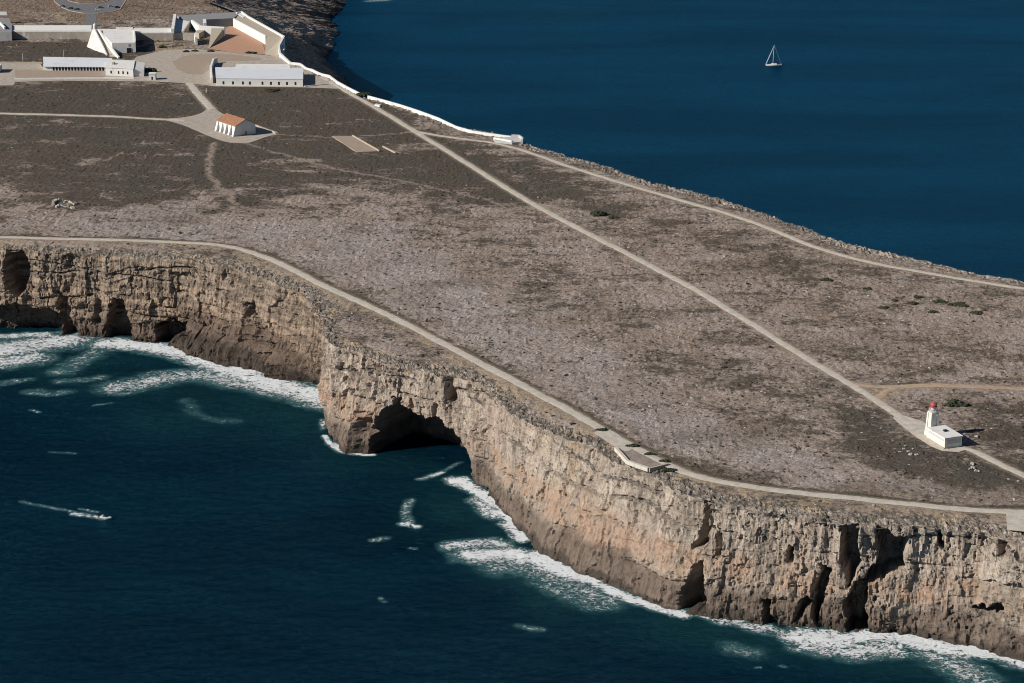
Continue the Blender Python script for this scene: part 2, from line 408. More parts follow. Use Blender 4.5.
# ------------------------------------------------------------------ outline of the headland
XY = lambda l: [tuple(at(*p)[:2]) for p in l]
R0 = [(-560.4, 1199.0), (-463.4, 1064.4), (-355.6, 1020.7)]
B0 = [(-557.1, 1181.5), (-460.1, 1049.7), (-351.4, 1006.9)]
RIM_PX = [(-60, 243), (0, 246), (60, 249), (120, 252), (180, 257), (230, 264), (270, 277), (300, 290), (319, 311), (324.5, 334),
          (333, 343), (358, 349), (384, 361), (439, 370), (461, 374), (488, 387), (503, 404), (526, 420), (560, 433), (590, 442), (616, 459),
          (645, 471), (669, 483), (704, 496), (764, 507), (814, 515), (881, 522), (935, 524), (982, 527), (1024, 537)]
BASE_W = [(-262.8, 993.7), (-239.5, 990.4), (-212.1, 992.9), (-181.5, 982.2), (-153.0, 974.6), (-130.9, 952.5), (-109.7, 936.9), (-95.0, 926.2), (-80.1, 915.6), (-76.9, 867.7), (-74.0, 845.9), (-66.7, 832.0), (-52.8, 827.3), (-29.5, 809.2), (-19.7, 802.1), (-10.6, 789.4), (-5.6, 777.1), (-1.1, 759.8), (6.3, 736.7), (14.8, 721.1), (24.3, 710.3), (35.9, 696.8), (45.4, 686.4), (59.1, 679.4), (78.1, 670.0), (96.0, 665.0), (117.1, 662.6), (134.0, 659.3), (148.8, 651.8), (163.6, 642.0)]
R1 = [(191.9, 632.0), (250.1, 606.7), (355.7, 556.2), (463.5, 525.9)]
B1 = [(192.1, 624.7), (249.1, 599.9), (352.5, 550.5), (460.2, 519.2)]
WEST_R = np.array(R0 + XY(RIM_PX) + R1); WEST_B = np.array(B0 + BASE_W + B1)
EAST_PX = [(1024, 281), (985, 273), (940, 264), (893, 253), (850, 243), (812, 229), (780, 217), (742, 205), (700, 193), (660, 183), (632, 175), (600, 163),
           (570, 155), (545, 149), (528, 143), (518, 138), (486, 131), (456, 126), (438, 117), (419, 110), (398, 103), (370, 96), (348, 87),
           (333, 78), (322, 74), (301, 63.5)]
FAR_PX = [(291, 62), (281, 53), (279, 46), (285, 36), (248, 15.5), (241, 11.5)]
EAST_R = np.array([(506.6, 626.9), (431.1, 748.1), (323.3, 837.3)] + XY(EAST_PX))
FAR_R = np.array(XY([EAST_PX[-1]] + FAR_PX) + [(-232.7, 1737.2), (-239.2, 1905.3), (-231.6, 2140.7), (-247.7, 2476.8), (-330, 2800)])
FAR_B = np.array([(-106.7, 1478.0), (-108.8, 1540.6), (-121.8, 1631.2), (-132.4, 1662.5), (-145.0, 1702.0), (-140.8, 1762.9), (-138.7, 1843.6), (-149.2, 1906.2), (-141.9, 2006.6), (-126.0, 2133.4), (-149.2, 2446.2), (-291, 2850)])
LAND = [tuple(p) for p in WEST_R] + [tuple(p) for p in EAST_R] + [tuple(p) for p in FAR_R[1:]] + [(-1000, 2800), (-1000, 1250)]

# ------------------------------------------------------------------ roads and paths, as lines on the plateau
PATHS = {
 'coastal': ([(-60, 236.5), (0, 238), (100, 240), (180, 242), (230, 245.5), (262, 255), (290, 268), (320, 284), (360, 301.5), (400, 320.5), (450, 347), (500, 373.5),
              (540, 395.5), (570, 411), (600, 429), (640, 451), (668, 465), (700, 477.5), (740, 485.5), (800, 492.5), (900, 502.5), (970, 510), (1024, 512.5), (1110, 511)], 4.1),
 'diagonal': ([(322, 77), (345, 91), (380, 110), (413, 130), (470, 165), (530, 203), (600, 240), (650, 266), (700, 293), (750, 323), (800, 354), (850, 383), (880, 402), (905, 420), (916, 429)], 3.7),
 'seaside': ([(413, 131), (440, 135.5), (470, 140), (495, 143), (520, 149.5), (545, 158), (580, 170), (634, 187), (690, 203), (743, 219), (780, 233), (815, 248), (860, 260.5), (905, 270), (960, 279.5), (1024, 289.5), (1110, 300)], 3.4),
 'tip': ([(962, 447), (975, 451), (1000, 464), (1030, 479), (1090, 510)], 3.2),
 'west': ([(-40, 112.5), (0, 114), (60, 115.3), (110, 116.3), (150, 119), (185, 121)], 4.6),
 'link': ([(189, 83), (196, 92), (204, 101), (212, 110)], 5.0),
}
TRACKS = {
 'dirt': ([(848, 381), (865, 385), (890, 386.5), (925, 384), (970, 385.5), (1024, 388), (1100, 391)], 3.8),
 'spur': ([(905, 384.5), (890, 388), (880, 395), (872, 399)], 3.2),
}
TRAILS = {
 'rubble': ([(214, 143), (210, 157), (207, 170), (214, 184), (226, 192), (235, 204)], 3.2),
 'east': ([(246, 143), (270, 150), (300, 159), (345, 171), (400, 180.5), (450, 191), (490, 201), (528, 208)], 2.2),
 'faint': ([(262, 133.5), (300, 135), (345, 138)], 1.4),
 'short': ([(362, 135.5), (385, 134.5), (410, 132)], 2.2),
 'goat': ([(6, 228), (16, 219), (22, 212)], 1.8),
 'cut': ([(102, 161), (115, 156), (124, 152)], 1.4),
}
PLAZAS = {
 'chapel_yard': [(160, 119.5), (190, 117), (205, 112), (208, 106), (216, 110), (224, 115), (248, 121), (262, 127), (283, 134), (268, 136), (252, 142), (243, 143.5), (225, 142.5), (210, 137), (192, 129), (178, 124)],
 'fort_yard': [(136, 57), (152, 53), (165, 50), (195, 49), (212, 50.5), (240, 53), (264, 55), (279, 57), (290, 63.5), (302, 65), (316, 76), (334, 83), (340, 89), (304, 87.5), (215, 86.5),
               (192, 83.5), (150, 81.5), (60, 80.8), (15, 82), (14, 85.5), (-40, 86), (-40, 61), (0, 62.5), (40, 63.5), (43, 68), (112, 67), (134, 60)],
}
LOOKOUT = [(594, 434), (600, 428), (613, 436), (640, 451), (668, 465), (649, 468.5), (628, 461), (617, 449)]
CARPARK = [(48, -14), (55, 2), (62, 7.5), (70, 11), (84, 13.4), (98, 13.4), (112, 12), (120, 9.5), (125, 2), (130, -14), (116, -14), (113, -2), (108, 2), (98, 4.2), (78, 4.2), (68, 2), (61, -5), (60, -14)]
ISLAND = [(61.3, -14), (62, -5), (69, 1.2), (79, 3.4), (97, 3.4), (107, 1.2), (112, -2.5), (115, -14)]
SHEETS = {
 'forecourt': [(896, 413), (912, 418), (922, 421), (929, 425), (933, 436), (947, 449), (962, 446.5), (968, 449), (958, 452), (942, 451), (930, 446), (916, 437), (903, 427), (893, 418)],
 'branch': [(1006, 512), (1040, 512), (1040, 533), (1007, 530)], 'access': [(86, 12.8), (95.5, 12.8), (97.5, 27), (86, 27)],
 'court': [(232, 24), (262, 42), (266, 54.5), (237, 53.5), (209, 48.8), (222, 33), (229, 26)], 'annex': [(944.5, 449), (927, 438), (943, 428), (962, 446)], 'chapel': [(236, 137), (214, 131), (240, 124), (257, 134)],
}
LINES = []
for dct in (PATHS, TRACKS):
    for k, (l, w) in dct.items(): LINES.append((smooth(pts(l)[:, :2], 2), w))
POLYS = [pts(l)[:, :2] for l in list(PLAZAS.values()) + list(SHEETS.values()) + [LOOKOUT, CARPARK]]
def flat_mask(X, Y):
    m = np.ones(X.shape)
    for P, w in LINES: m = np.minimum(m, sstep(w * .5 + .6, w * .5 + 4, seg_dist(X, Y, P)))
    for P in POLYS: m = np.minimum(m, sstep(1.0, 5.0, -sdist(X, Y, P)))
    return m
def h_smooth(X, Y):
    X = np.asarray(X, float); Y = np.asarray(Y, float)
    keep = sstep(1400, 1300, Y)
    return TOP + keep * (.45 * fbm(X / 70, Y / 70, seed=3, octv=2) + .18 * fbm(X / 18, Y / 18, seed=5, octv=2))

# ------------------------------------------------------------------ ground: one sheet over the whole plateau
def build_ground():
    xs = np.r_[np.arange(-1000, -430, 8.0), np.arange(-430, 325, .9), np.arange(325, 520, 6.0)]
    ys = [615.0]
    while ys[-1] < 1800: ys.append(ys[-1] + .8 + (ys[-1] - 615) / 1185 * 2.2)
    ys = np.r_[np.arange(510, 612, 9.0), np.array(ys), np.arange(1812, 2810, 14.0)]
    X, Y = np.meshgrid(xs, ys); sd = sdist(X, Y, LAND)
    fm = flat_mask(X, Y)
    # where low plants, pale limestone, red soil and bare earth are (photo regions, feathered)
    px, py = survey(X, Y, np.full(X.shape, TOP))
    wob = 26 * fbm(X / 34, Y / 34, seed=21, octv=5, gain=.6); wy = py + wob * .9; wx = px + wob * 1.6
    def reg(poly, soft):
        return sstep(-soft, soft, sdist(wx, wy, poly))
    scrub = np.maximum.reduce([
        1.0 * reg([(-80, 80), (340, 78), (420, 120), (545, 196), (520, 206), (400, 186), (330, 180), (262, 196), (200, 208), (120, 218), (40, 212), (0, 175), (-80, 160)], 14),
        .95 * reg([(-80, 34), (165, 34), (150, 60), (-80, 64)], 3),
        .72 * reg([(815, 402), (880, 402), (920, 430), (1000, 452), (1100, 470), (1100, 500), (930, 488), (850, 462)], 12),
        .65 * reg([(960, 430), (1100, 425), (1100, 470), (1000, 460)], 8),
        .55 * reg([(420, 130), (520, 150), (600, 182), (640, 215), (560, 205), (470, 160)], 10),
        .28 * reg([(640, 210), (780, 250), (840, 300), (700, 260), (590, 225)], 16),
        .4 * reg([(880, 395), (960, 392), (1040, 400), (1040, 428), (960, 425)], 10)])
    scrub = np.clip(scrub + .25 * fbm(X / 12, Y / 12, seed=31, octv=3) - .55 * sstep(.05, .5, fbm(X / 26, Y / 20, seed=32, octv=4)) * (py > 118), 0, 1.2)
    pale = np.maximum.reduce([
        .85 * reg([(-80, 218), (120, 216), (260, 208), (400, 215), (500, 290), (620, 350), (740, 420), (860, 465), (1030, 500), (800, 490), (660, 455), (560, 400), (400, 315), (260, 250), (-80, 236)], 22),
        .3 * reg([(0, 140), (120, 150), (110, 200), (0, 215)], 14),
        .5 * reg([(540, 165), (620, 190), (720, 220), (660, 225), (580, 195)], 10),
        .5 * reg([(820, 275), (1030, 305), (1030, 380), (900, 370), (780, 320)], 20)])
    pale = np.maximum(pale, .42 * (1 - np.clip(scrub, 0, 1))); pale = np.clip(pale + .30 * fbm(X / 16, Y / 16, seed=33, octv=3), 0, 1)
    red = np.clip(np.maximum.reduce([.95 * reg([(-80, -40), (240, -40), (240, 14), (172, 26), (-80, 27)], 3),
                             .15 * reg([(560, 190), (1030, 290), (1030, 400), (860, 380), (640, 250)], 20)]) + .12 * fbm(X / 14, Y / 14, seed=35), 0, 1)
    earth = np.zeros(X.shape)
    c = LINES[0][0]; dc = seg_dist(X, Y, c)
    inland = inside(X, Y, [tuple(q) for q in c] + [(760, 660), (760, 2900), (-1100, 2900), (-1100, 1080)])
    verge = inland * sstep(2.0, 2.6, dc) * sstep(6.0, 3.2, dc + 1.5 * fbm(X / 5, Y / 5, seed=43, octv=2)); scrub = np.maximum(scrub, 1.1 * verge); pale = pale * (1 - verge)
    trail = np.zeros(X.shape); tx, ty = X + 2.2 * fbm(X / 7, Y / 7, seed=44, octv=3), Y + 2.2 * fbm(X / 7, Y / 7, seed=45, octv=3)
    for l, w in TRAILS.values(): trail = np.maximum(trail, np.clip(1.3 - seg_dist(tx, ty, smooth(pts(l)[:, :2], 2)) / (w * .62), 0, 1))
    earth = np.maximum(earth, ~inland * 1.0 * sstep(13, 4, dc) * sstep(-.3, .12, fbm(X / 6, Y / 6, seed=41, octv=3)) * (py > 200) * (wy > 0))
    for P, w in LINES[:6]: earth = np.maximum(earth, .75 * sstep(w * .5 + 2.2, w * .5, seg_dist(X, Y, P)))
    for l in ([(58, 12), (68, 12), (78, 26), (68, 26)], [(850, 381), (905, 384), (885, 390), (873, 398)], [(160, 50), (215, 50), (215, 62), (170, 66)], [(136, 38), (172, 38), (172, 50), (150, 53)]):
        earth = np.maximum(earth, reg(l, 2.5))
    rough = .34 * ridged(X / 4.2, Y / 4.2, seed=51, octv=3) + .42 * fbm(X / 1.9, Y / 1.9, seed=57, octv=3, gain=.65)
    Z = h_smooth(X, Y) + fm * (rough * (1 - .35 * np.clip(scrub, 0, 1)) - .05)
    dip = np.clip(10.5 - sd, 0, None)
    Z = Z - .05 * dip - .030 * dip ** 2
    ok = sd > .8
    idx = np.arange(X.size).reshape(X.shape)
    q = ok[:-1, :-1] & ok[1:, :-1] & ok[:-1, 1:] & ok[1:, 1:]
    F = np.stack([idx[:-1, :-1][q], idx[:-1, 1:][q], idx[1:, 1:][q], idx[1:, :-1][q]], 1)
    used = np.unique(F); rem = np.full(X.size, -1); rem[used] = np.arange(len(used))
    V = np.stack([X.ravel()[used], Y.ravel()[used], Z.ravel()[used]], 1)
    A = {k: v.ravel()[used] for k, v in dict(scrub=scrub, pale=pale, red=red, earth=earth, trail=trail).items()}
    setting(mesh_np('ground', V, rem[F], M_GROUND, False, A))
    return V, A, fm.ravel()[used], sd.ravel()[used]
GV, GA, GF, GSD = build_ground()

# ------------------------------------------------------------------ cliffs: rim, face and foot as one displaced sheet
CLEFTS = [  # photo outline of each recess, depth in metres
 ([(703, 498), (709, 498), (706, 545), (690, 553), (700, 524)], 6), ([(716, 534), (722, 536), (719, 560), (713, 557)], 4),
 ([(680, 593), (692, 566), (702, 562), (705, 612), (681, 613)], 7), ([(786, 548), (793, 551), (790, 570), (784, 567)], 4),
 ([(840, 526), (857, 522), (861, 567), (848, 586), (840, 562)], 8), ([(877, 522), (897, 538), (908, 536), (906, 572), (883, 583), (860, 583), (878, 561)], 9),
 ([(823, 566), (832, 570), (825, 592), (815, 630), (808, 606), (817, 581)], 6), ([(854, 583), (869, 580), (864, 614), (869, 632), (847, 632), (844, 604)], 8),
 ([(938, 526), (943, 526), (946, 553), (939, 548)], 4), ([(996, 541), (1005, 543), (1003, 558), (996, 558)], 4),
 ([(970, 610), (982, 604), (998, 607), (1008, 617), (982, 615)], 6), ([(761, 600), (768, 603), (777, 626), (766, 627)], 3.5), ([(797, 603), (806, 600), (809, 608), (790, 627)], 4),
 ([(4, 247), (22, 246), (27, 268), (25, 290), (16, 300), (6, 280)], 9), ([(-40, 305), (30, 306), (62, 312), (60, 338), (-40, 345)], 8), ([(57, 288), (68, 298), (80, 336), (70, 342), (60, 318)], 5),
 ([(112, 300), (122, 302), (128, 318), (132, 350), (104, 350), (106, 325)], 6), ([(155, 326), (168, 320), (188, 322), (192, 336), (160, 345)], 8),
 ([(244, 302), (258, 300), (254, 316), (246, 316)], 3.5), ([(371, 360), (378, 362), (377, 375), (370, 374)], 3), ([(446, 372), (454, 374), (455, 403), (447, 400)], 4),
 ([(394, 400), (402, 398), (402, 412), (392, 410)], 4), ([(355, 420), (369, 414), (371, 434), (356, 434)], 3.5), ([(409, 398), (417, 400), (415, 408), (410, 408)], 3),
]
CAVE = [(367, 470), (368, 445), (372, 428), (377, 414), (389, 407), (404, 408), (419, 414), (438, 421), (451, 431), (461, 452), (464, 490), (420, 488)]
def cliff(name, RIM, BASE, ds, nrim, nface, inset=7.0, amp=1.0, clefts=False, foot=-3.0, slope_noise=0.0, rimdrop=1.0, rimamp=1.0):
    both = resample(np.hstack([RIM, BASE]), ds)
    R, B = both[:, :2], both[:, 2:]
    for it in range(6):                                   # ease the corners
        R[1:-1] = (R[:-2] + 2 * R[1:-1] + R[2:]) / 4; B[1:-1] = (B[:-2] + 2 * B[1:-1] + B[2:]) / 4
    w = max(3, int(9 / ds)); ker = np.ones(w) / w
    sm = np.stack([np.convolve(np.pad(R[:, k], w, 'edge'), ker, 'same')[w:-w] for k in (0, 1)], 1)
    T = np.gradient(sm, axis=0); T /= np.hypot(T[:, 0], T[:, 1])[:, None] + 1e-9
    Nn = np.stack([T[:, 1], -T[:, 0]], 1)
    s = np.r_[0, np.cumsum(np.hypot(*np.diff(R, axis=0).T))]
    n = len(R); rows = nrim + nface
    t = np.r_[np.linspace(0, 1, nrim, endpoint=False), 1 + np.linspace(0, 1, nface)]
    X = np.zeros((rows, n)); Y = X.copy(); Z = X.copy(); D = X.copy(); S = np.broadcast_to(s, (rows, n))
    edge_wob = 1.3 * fbm(s / 9, s * 0, seed=61, octv=4) * amp
    rimz = TOP - rimdrop - .8 * (1 + fbm(s / 14, s * 0 + 3, seed=63, octv=4))
    for i, tt in enumerate(t):
        if tt < 1:
            f = tt; off = -(1 - f) * inset
            X[i] = R[:, 0] + Nn[:, 0] * (off + edge_wob * f); Y[i] = R[:, 1] + Nn[:, 1] * (off + edge_wob * f)
            Z[i] = (TOP - .45) * (1 - f ** 1.7) + rimz * f ** 1.7
        else:
            g = tt - 1
            X[i] = R[:, 0] * (1 - g) + B[:, 0] * g + Nn[:, 0] * edge_wob; Y[i] = R[:, 1] * (1 - g) + B[:, 1] * g + Nn[:, 1] * edge_wob
            Z[i] = rimz * (1 - g) + foot * g
    tc = t[:, None] + np.zeros((1, n))
    face = sstep(.97, 1.06, tc)
    # fractures, ribs, buttresses and beds
    zw = Z + 5.5 * fbm(S / 34, Z / 60, seed=70, octv=3)
    def blocks(cs, cz, sd_, wv):
        a_ = S / cs + wv * fbm(X / (cs * 1.6), Y / (cs * 1.6), Z / (cz * 1.3), seed=sd_, octv=3); row = np.floor(zw / cz + wv * fbm(X / (cs * 1.5), Y / (cs * 1.5), Z / (cz * 2), seed=sd_ + 5, octv=3) + .4 * vnoise(np.floor(a_), a_ * 0, seed=sd_ + 9))
        return _hash(np.floor(a_ + .5 * np.mod(row, 2)).astype(np.int64), row.astype(np.int64), (row * 0).astype(np.int64), sd_) - .5
    plainw = sstep(-22, -2, X) * sstep(66, 52, X)
    d = (2.4 - 1.5 * plainw) * fbm(X / 22, Y / 22, Z / 45, seed=71, octv=2) + .9 * ridged(S / 6.5, Z / 30, seed=73, octv=3) - .4
    d += (1.8 - 1.1 * plainw) * blocks(7.5, 11.0, 301, .5) + (.65 - .35 * plainw) * blocks(3.1, 5.2, 303, .5) + (.36 - .16 * plainw) * blocks(1.5, 2.6, 305, .45)
    d += (1 - plainw) * 1.5 * ridged(S / 15, Z / 55, seed=74, octv=2) + plainw * (.35 * fbm(S / 1.7, Z / 9, seed=76, octv=3) + .9 * blocks(9, 13, 309, .6))
    d += (.5 - .2 * plainw) * (np.abs(fbm(X / 3.0, Y / 3.0, Z / 5.5, seed=75, octv=4, gain=.62)) * 2.4 - .5) + (.38 - .12 * plainw) * fbm(X / 1.2, Y / 1.2, Z / 1.6, seed=77, octv=3, gain=.7)
    bed = zw / 4.6; fr = bed - np.floor(bed); d += ((.35 + .4 * sstep(-85, -106, X) - .17 * sstep(60, 75, X)) * (sstep(0, .15, fr) - fr)) * (.5 + vnoise(S / 30, np.floor(bed), seed=79))
    crack = np.abs(vnoise(S / 7 + .5 * fbm(S / 5, Z / 7, seed=81, octv=3), Z / 40, seed=83)); d -= 1.1 * sstep(.06, .0, crack) * (fbm(S / 20, Z / 12, seed=84) > -.05)
    for z0, w0, sd_ in ((27, .45, 401), (17.5, .55, 402), (11, .6, 403), (33, .35, 404)):
        zc = z0 + 5 * fbm(S / 45, S * 0 + sd_, seed=sd_, octv=4); d -= (1.5 - .7 * sstep(60, 75, X)) * np.exp(-((Z - zc) / w0) ** 2) * sstep(-.1, .2, fbm(S / 16, S * 0 + 2, seed=sd_ + 20, octv=3)); d += .7 * sstep(zc + 1.5, zc - .5, Z) * sstep(-.1, .2, fbm(S / 30, S * 0 + 2, seed=sd_ + 40, octv=2)) - .3
    d *= amp
    d += slope_noise * (ridged(X / 26, Y / 26, seed=85, octv=5, gain=.55)) * sstep(1.0, 1.25, tc) * sstep(2.02, 1.8, tc)
    pocket = fbm(X / 3.2, Y / 3.2, Z / 4.0, seed=87, octv=4, gain=.6); d -= amp * .9 * sstep(.30, .42, pocket)
    cove = np.zeros(X.shape); stain = cove.copy(); earth = cove.copy(); low = cove.copy(); inn = 0.0
    if clefts:
        px, py = survey(X, Y, Z)
        jx = px + 5.5 * fbm(X / 4.0, Y / 4.0, Z / 4.5, seed=91, octv=4, gain=.62); jy = py + 6 * fbm(X / 4.0, Y / 4.0, Z / 4.0, seed=93, octv=4, gain=.62)
        pit = sstep(-6, 8, sdist(px, py, [(328, 352), (352, 358), (400, 372), (398, 398), (368, 415), (345, 425), (329, 400)])); d -= 1.7 * pit * sstep(.10, .30, fbm(X / 2.4, Y / 2.4, Z / 2.6, seed=111, octv=2))
        for poly, dep in CLEFTS: d -= 1.35 * dep * sstep(-1.0, 3.0, sdist(jx, jy, poly))
        ledge = sstep(-163, -148, X) * sstep(-86, -97, X); d += ledge * sstep(13.0, 5.0, Z + 3 * fbm(S / 15, S * 0, seed=95)) * 6.0
        low = ledge
        cave = sstep(-1.5, 2.5, sdist(jx, jy, CAVE)); d = d * (1 - .7 * cave); inn = 34 * cave * (.9 + .12 * fbm(X / 6, Y / 6, Z / 6, seed=97, octv=3))
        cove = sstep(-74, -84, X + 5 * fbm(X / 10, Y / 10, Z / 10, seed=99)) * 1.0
        stain = np.maximum(sstep(-4, 6, sdist(jx, jy, [(562, 440), (580, 438), (577, 488), (566, 480)])) * .7, sstep(0, 4, sdist(jx, jy, [(359, 358), (363, 358), (362, 382), (357, 380)])) * .8)
    d = d * face
    X = X + .50 * inn; Y = Y + .866 * inn
    X = X + Nn[None, :, 0] * d; Y = Y + Nn[None, :, 1] * d
    rz = np.sin(np.clip(tc, 0, 1) * math.pi * .62) * (1 - face)
    Z = Z + (1 + (rimamp - 1) * sstep(-.3, .4, fbm(S / 18, S * 0 + 8, seed=110, octv=3))) * rz * (.75 * ridged(X / 3.2, Y / 3.2, seed=101, octv=3, gain=.6) + .55 * fbm(X / 1.3, Y / 1.3, seed=103, octv=3, gain=.7)) + face * .25 * fbm(X / 1.5, Y / 1.5, Z / 1.5, seed=105, octv=2)
    earth = (tc < .7) * sstep(.0, .4, fbm(X / 7, Y / 7, seed=107, octv=3)) * .9
    idx = np.arange(rows * n).reshape(rows, n)
    F = np.stack([idx[:-1, :-1].ravel(), idx[1:, :-1].ravel(), idx[1:, 1:].ravel(), idx[:-1, 1:].ravel()], 1)
    return setting(mesh_np(name, np.stack([X.ravel(), Y.ravel(), Z.ravel()], 1), F, M_CLIFF, False, dict(cove=cove, stain=stain, earth=earth * (rimamp == 1), low=low, rimpale_fill=(rimamp != 1) * sstep(-.2, .35, fbm(S / 22, S * 0 + 5, seed=109, octv=3)) * np.ones(X.shape))))
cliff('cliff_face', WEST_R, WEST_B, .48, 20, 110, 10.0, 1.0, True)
EN = np.gradient(EAST_R, axis=0); EN /= np.hypot(EN[:, 0], EN[:, 1])[:, None]
cliff('sea_cliff', EAST_R, EAST_R + np.stack([EN[:, 1], -EN[:, 0]], 1) * 9, .8, 22, 40, 13.0, 1.3, rimdrop=-.1, rimamp=1.5)
cliff('rocky_slope', FAR_R, FAR_B, 1.2, 6, 70, 3.0, .9, slope_noise=6.5, rimdrop=.3, rimamp=1.02)  # rimamp here also lightens the rock colour, standing in for ambient fill light

# ------------------------------------------------------------------ sea
FOAM = [  # photo line on the water, width in metres, strength
 ([(-40, 352), (10, 349), (40, 344), (68, 340)], 10, .74), ([(0, 362), (30, 358)], 8, .7), ([(-20, 338), (40, 334), (80, 340)], 3, .7),
 ([(108, 343), (150, 346), (190, 354), (225, 368), (262, 380), (300, 389), (328, 397)], 6.5, .9), ([(180, 352), (200, 358)], 6, .8), ([(260, 382), (300, 393), (325, 401)], 8, .8),
 ([(118, 388), (160, 378), (200, 374), (240, 382), (290, 393)], 7, .62), ([(30, 392), (50, 394), (66, 392)], 3, .42), ([(0, 384), (25, 380)], 3, .36), ([(60, 382), (100, 378)], 3, .38),
 ([(185, 400), (200, 418), (235, 421)], 3, .26), ([(100, 350), (60, 372)], 5, .4),
 ([(455, 480), (470, 487), (485, 495), (500, 508), (512, 522), (524, 538)], 2.7, 1.0), ([(478, 498), (492, 515)], 3, .7),
 ([(452, 546), (475, 543), (500, 544)], 3.4, .72), ([(470, 556), (500, 554), (530, 557), (560, 570), (592, 580)], 4.8, .9), ([(500, 566), (540, 570), (575, 590), (600, 600)], 6, .5),
 ([(536, 552), (562, 569), (592, 580), (620, 594), (648, 606), (684, 614)], 2.4, 1.0), ([(560, 590), (600, 604)], 5, .45),
 ([(704, 614), (725, 622), (750, 628), (785, 632)], 2.5, .62), ([(735, 648), (752, 652)], 4, .4),
 ([(800, 636), (825, 640), (850, 640), (870, 634), (900, 637), (930, 645), (960, 650), (1000, 655), (1060, 668)], 4.2, .95), ([(810, 645), (850, 652), (890, 648)], 5, .75), ([(925, 652), (960, 668), (980, 683)], 5, .6), ([(975, 648), (1010, 656), (1040, 662)], 3, 1.0),
 ([(420, 479), (432, 476), (442, 472)], 1.6, .66), ([(445, 470), (460, 462)], 1.2, .4), ([(409, 500), (406, 512), (409, 524)], 1.8, .52), ([(402, 524), (417, 527)], 1.6, .9), ([(374, 540), (388, 538)], 1.8, .5), ([(411, 548), (416, 549)], .9, .55),
 ([(324, 436), (331, 446), (345, 453), (372, 455)], 1.3, 1.0), ([(50, 452), (75, 453)], 1.0, .36), ([(95, 405), (112, 403)], 1.2, .4), ([(380, 598), (386, 602)], .8, .5),
 ([(520, 626), (540, 630)], 2, .4), ([(755, 668), (760, 668)], .7, .6), ([(780, 666), (785, 667)], .7, .6), ([(370, 1), (384, 0)], 5, .5), ([(30, 410), (40, 412)], 1, .6),
 ([(20, 502), (45, 507), (70, 511), (92, 515)], 1.1, .45), ([(75, 513), (95, 516), (104, 518.5)], 1.6, .72), ([(80, 508.5), (98, 512)], .8, .6),
]
TEAL = [([(-40, 360), (60, 370), (130, 380), (220, 385), (325, 415)], 34, .9), ([(455, 500), (500, 540), (560, 585), (640, 612)], 22, .9), ([(640, 615), (760, 640), (900, 655), (1060, 680)], 18, 1.0),
        ([(400, 470), (430, 520)], 18, .5), ([(330, 460), (460, 490)], 16, .45), ([(150, 420), (320, 430)], 24, .6), ([(540, 600), (560, 612)], 10, .8), ([(400, -4), (560, 12)], 40, .35)]
def build_sea():
    xs = np.r_[-40000, -12000, -4000, -1600, -800, -500, np.arange(-350, 280, .95), 320, 420, 600, 1200, 4000, 12000, 40000]
    ys = np.r_[-3000, -600, 0, 300, 480, np.arange(600, 1075, 1.15), 1150, 1250, 1400, 1550, 1700, np.arange(1900, 2110, 5.0), 2300, 3000, 4500, 8000, 16000, 60000]
    X, Y = np.meshgrid(xs, ys); foam = np.zeros(X.shape); teal = foam.copy()
    jx, jy = X + 2.5 * fbm(X / 6, Y / 6, seed=121, octv=3), Y + 2.5 * fbm(X / 6, Y / 6, seed=123, octv=3)
    near = (X > -360) & (X < 285) & (Y > 580) & (Y < 2120)
    def lay(A, l, w, k, ax, ay):
        P = pts(l, 0)[:, :2]
        m = near & (X > P[:, 0].min() - 3 * w) & (X < P[:, 0].max() + 3 * w) & (Y > P[:, 1].min() - 3 * w) & (Y < P[:, 1].max() + 3 * w)
        A[m] = np.maximum(A[m], k * np.clip(1.25 - seg_dist(ax[m], ay[m], smooth(P, 1)) / (w * 1.15), 0, 1))
    for l, w, k in FOAM:
        w *= 1.5 if w > 2.3 else 1.2; g = min(1, w / 4); lay(foam, l, w, k, X + (jx - X) * g, Y + (jy - Y) * g)
    for l, w, k in TEAL: lay(teal, l, w, k, jx, jy)
    dw = np.full(X.shape, 99.0); m = (X > -345) & (X < 275) & (Y > 590) & (Y < 1060); dw[m] = seg_dist(X[m], Y[m], WEST_B)
    qx, _ = survey(X, Y, np.zeros(X.shape)); shore = 1 - sstep(364, 370, qx) * sstep(464, 458, qx) * .9
    foam = np.maximum(foam, shore * .72 * sstep(4.5, 1.0, dw) * sstep(-.15, .35, fbm(X / 14, Y / 14, seed=125, octv=2)))
    far_tone = sstep(860, 1160, Y + .9 * (X + 105)) * (Y > 1064)
    teal = np.maximum(teal, .55 * sstep(22, 3, dw))
    nx = len(xs); idx = np.arange(X.size).reshape(X.shape)
    F = np.stack([idx[:-1, :-1].ravel(), idx[:-1, 1:].ravel(), idx[1:, 1:].ravel(), idx[1:, :-1].ravel()], 1)
    Z = near * (.22 * fbm(X / 9, Y / 5, seed=127, octv=3)) * (dw > 3) * (Y < 1060)
    setting(mesh_np('sea', np.stack([X.ravel(), Y.ravel(), Z.ravel()], 1), F, M_SEA, True, dict(foam=foam, teal=teal, far_tone=far_tone)))
build_sea()

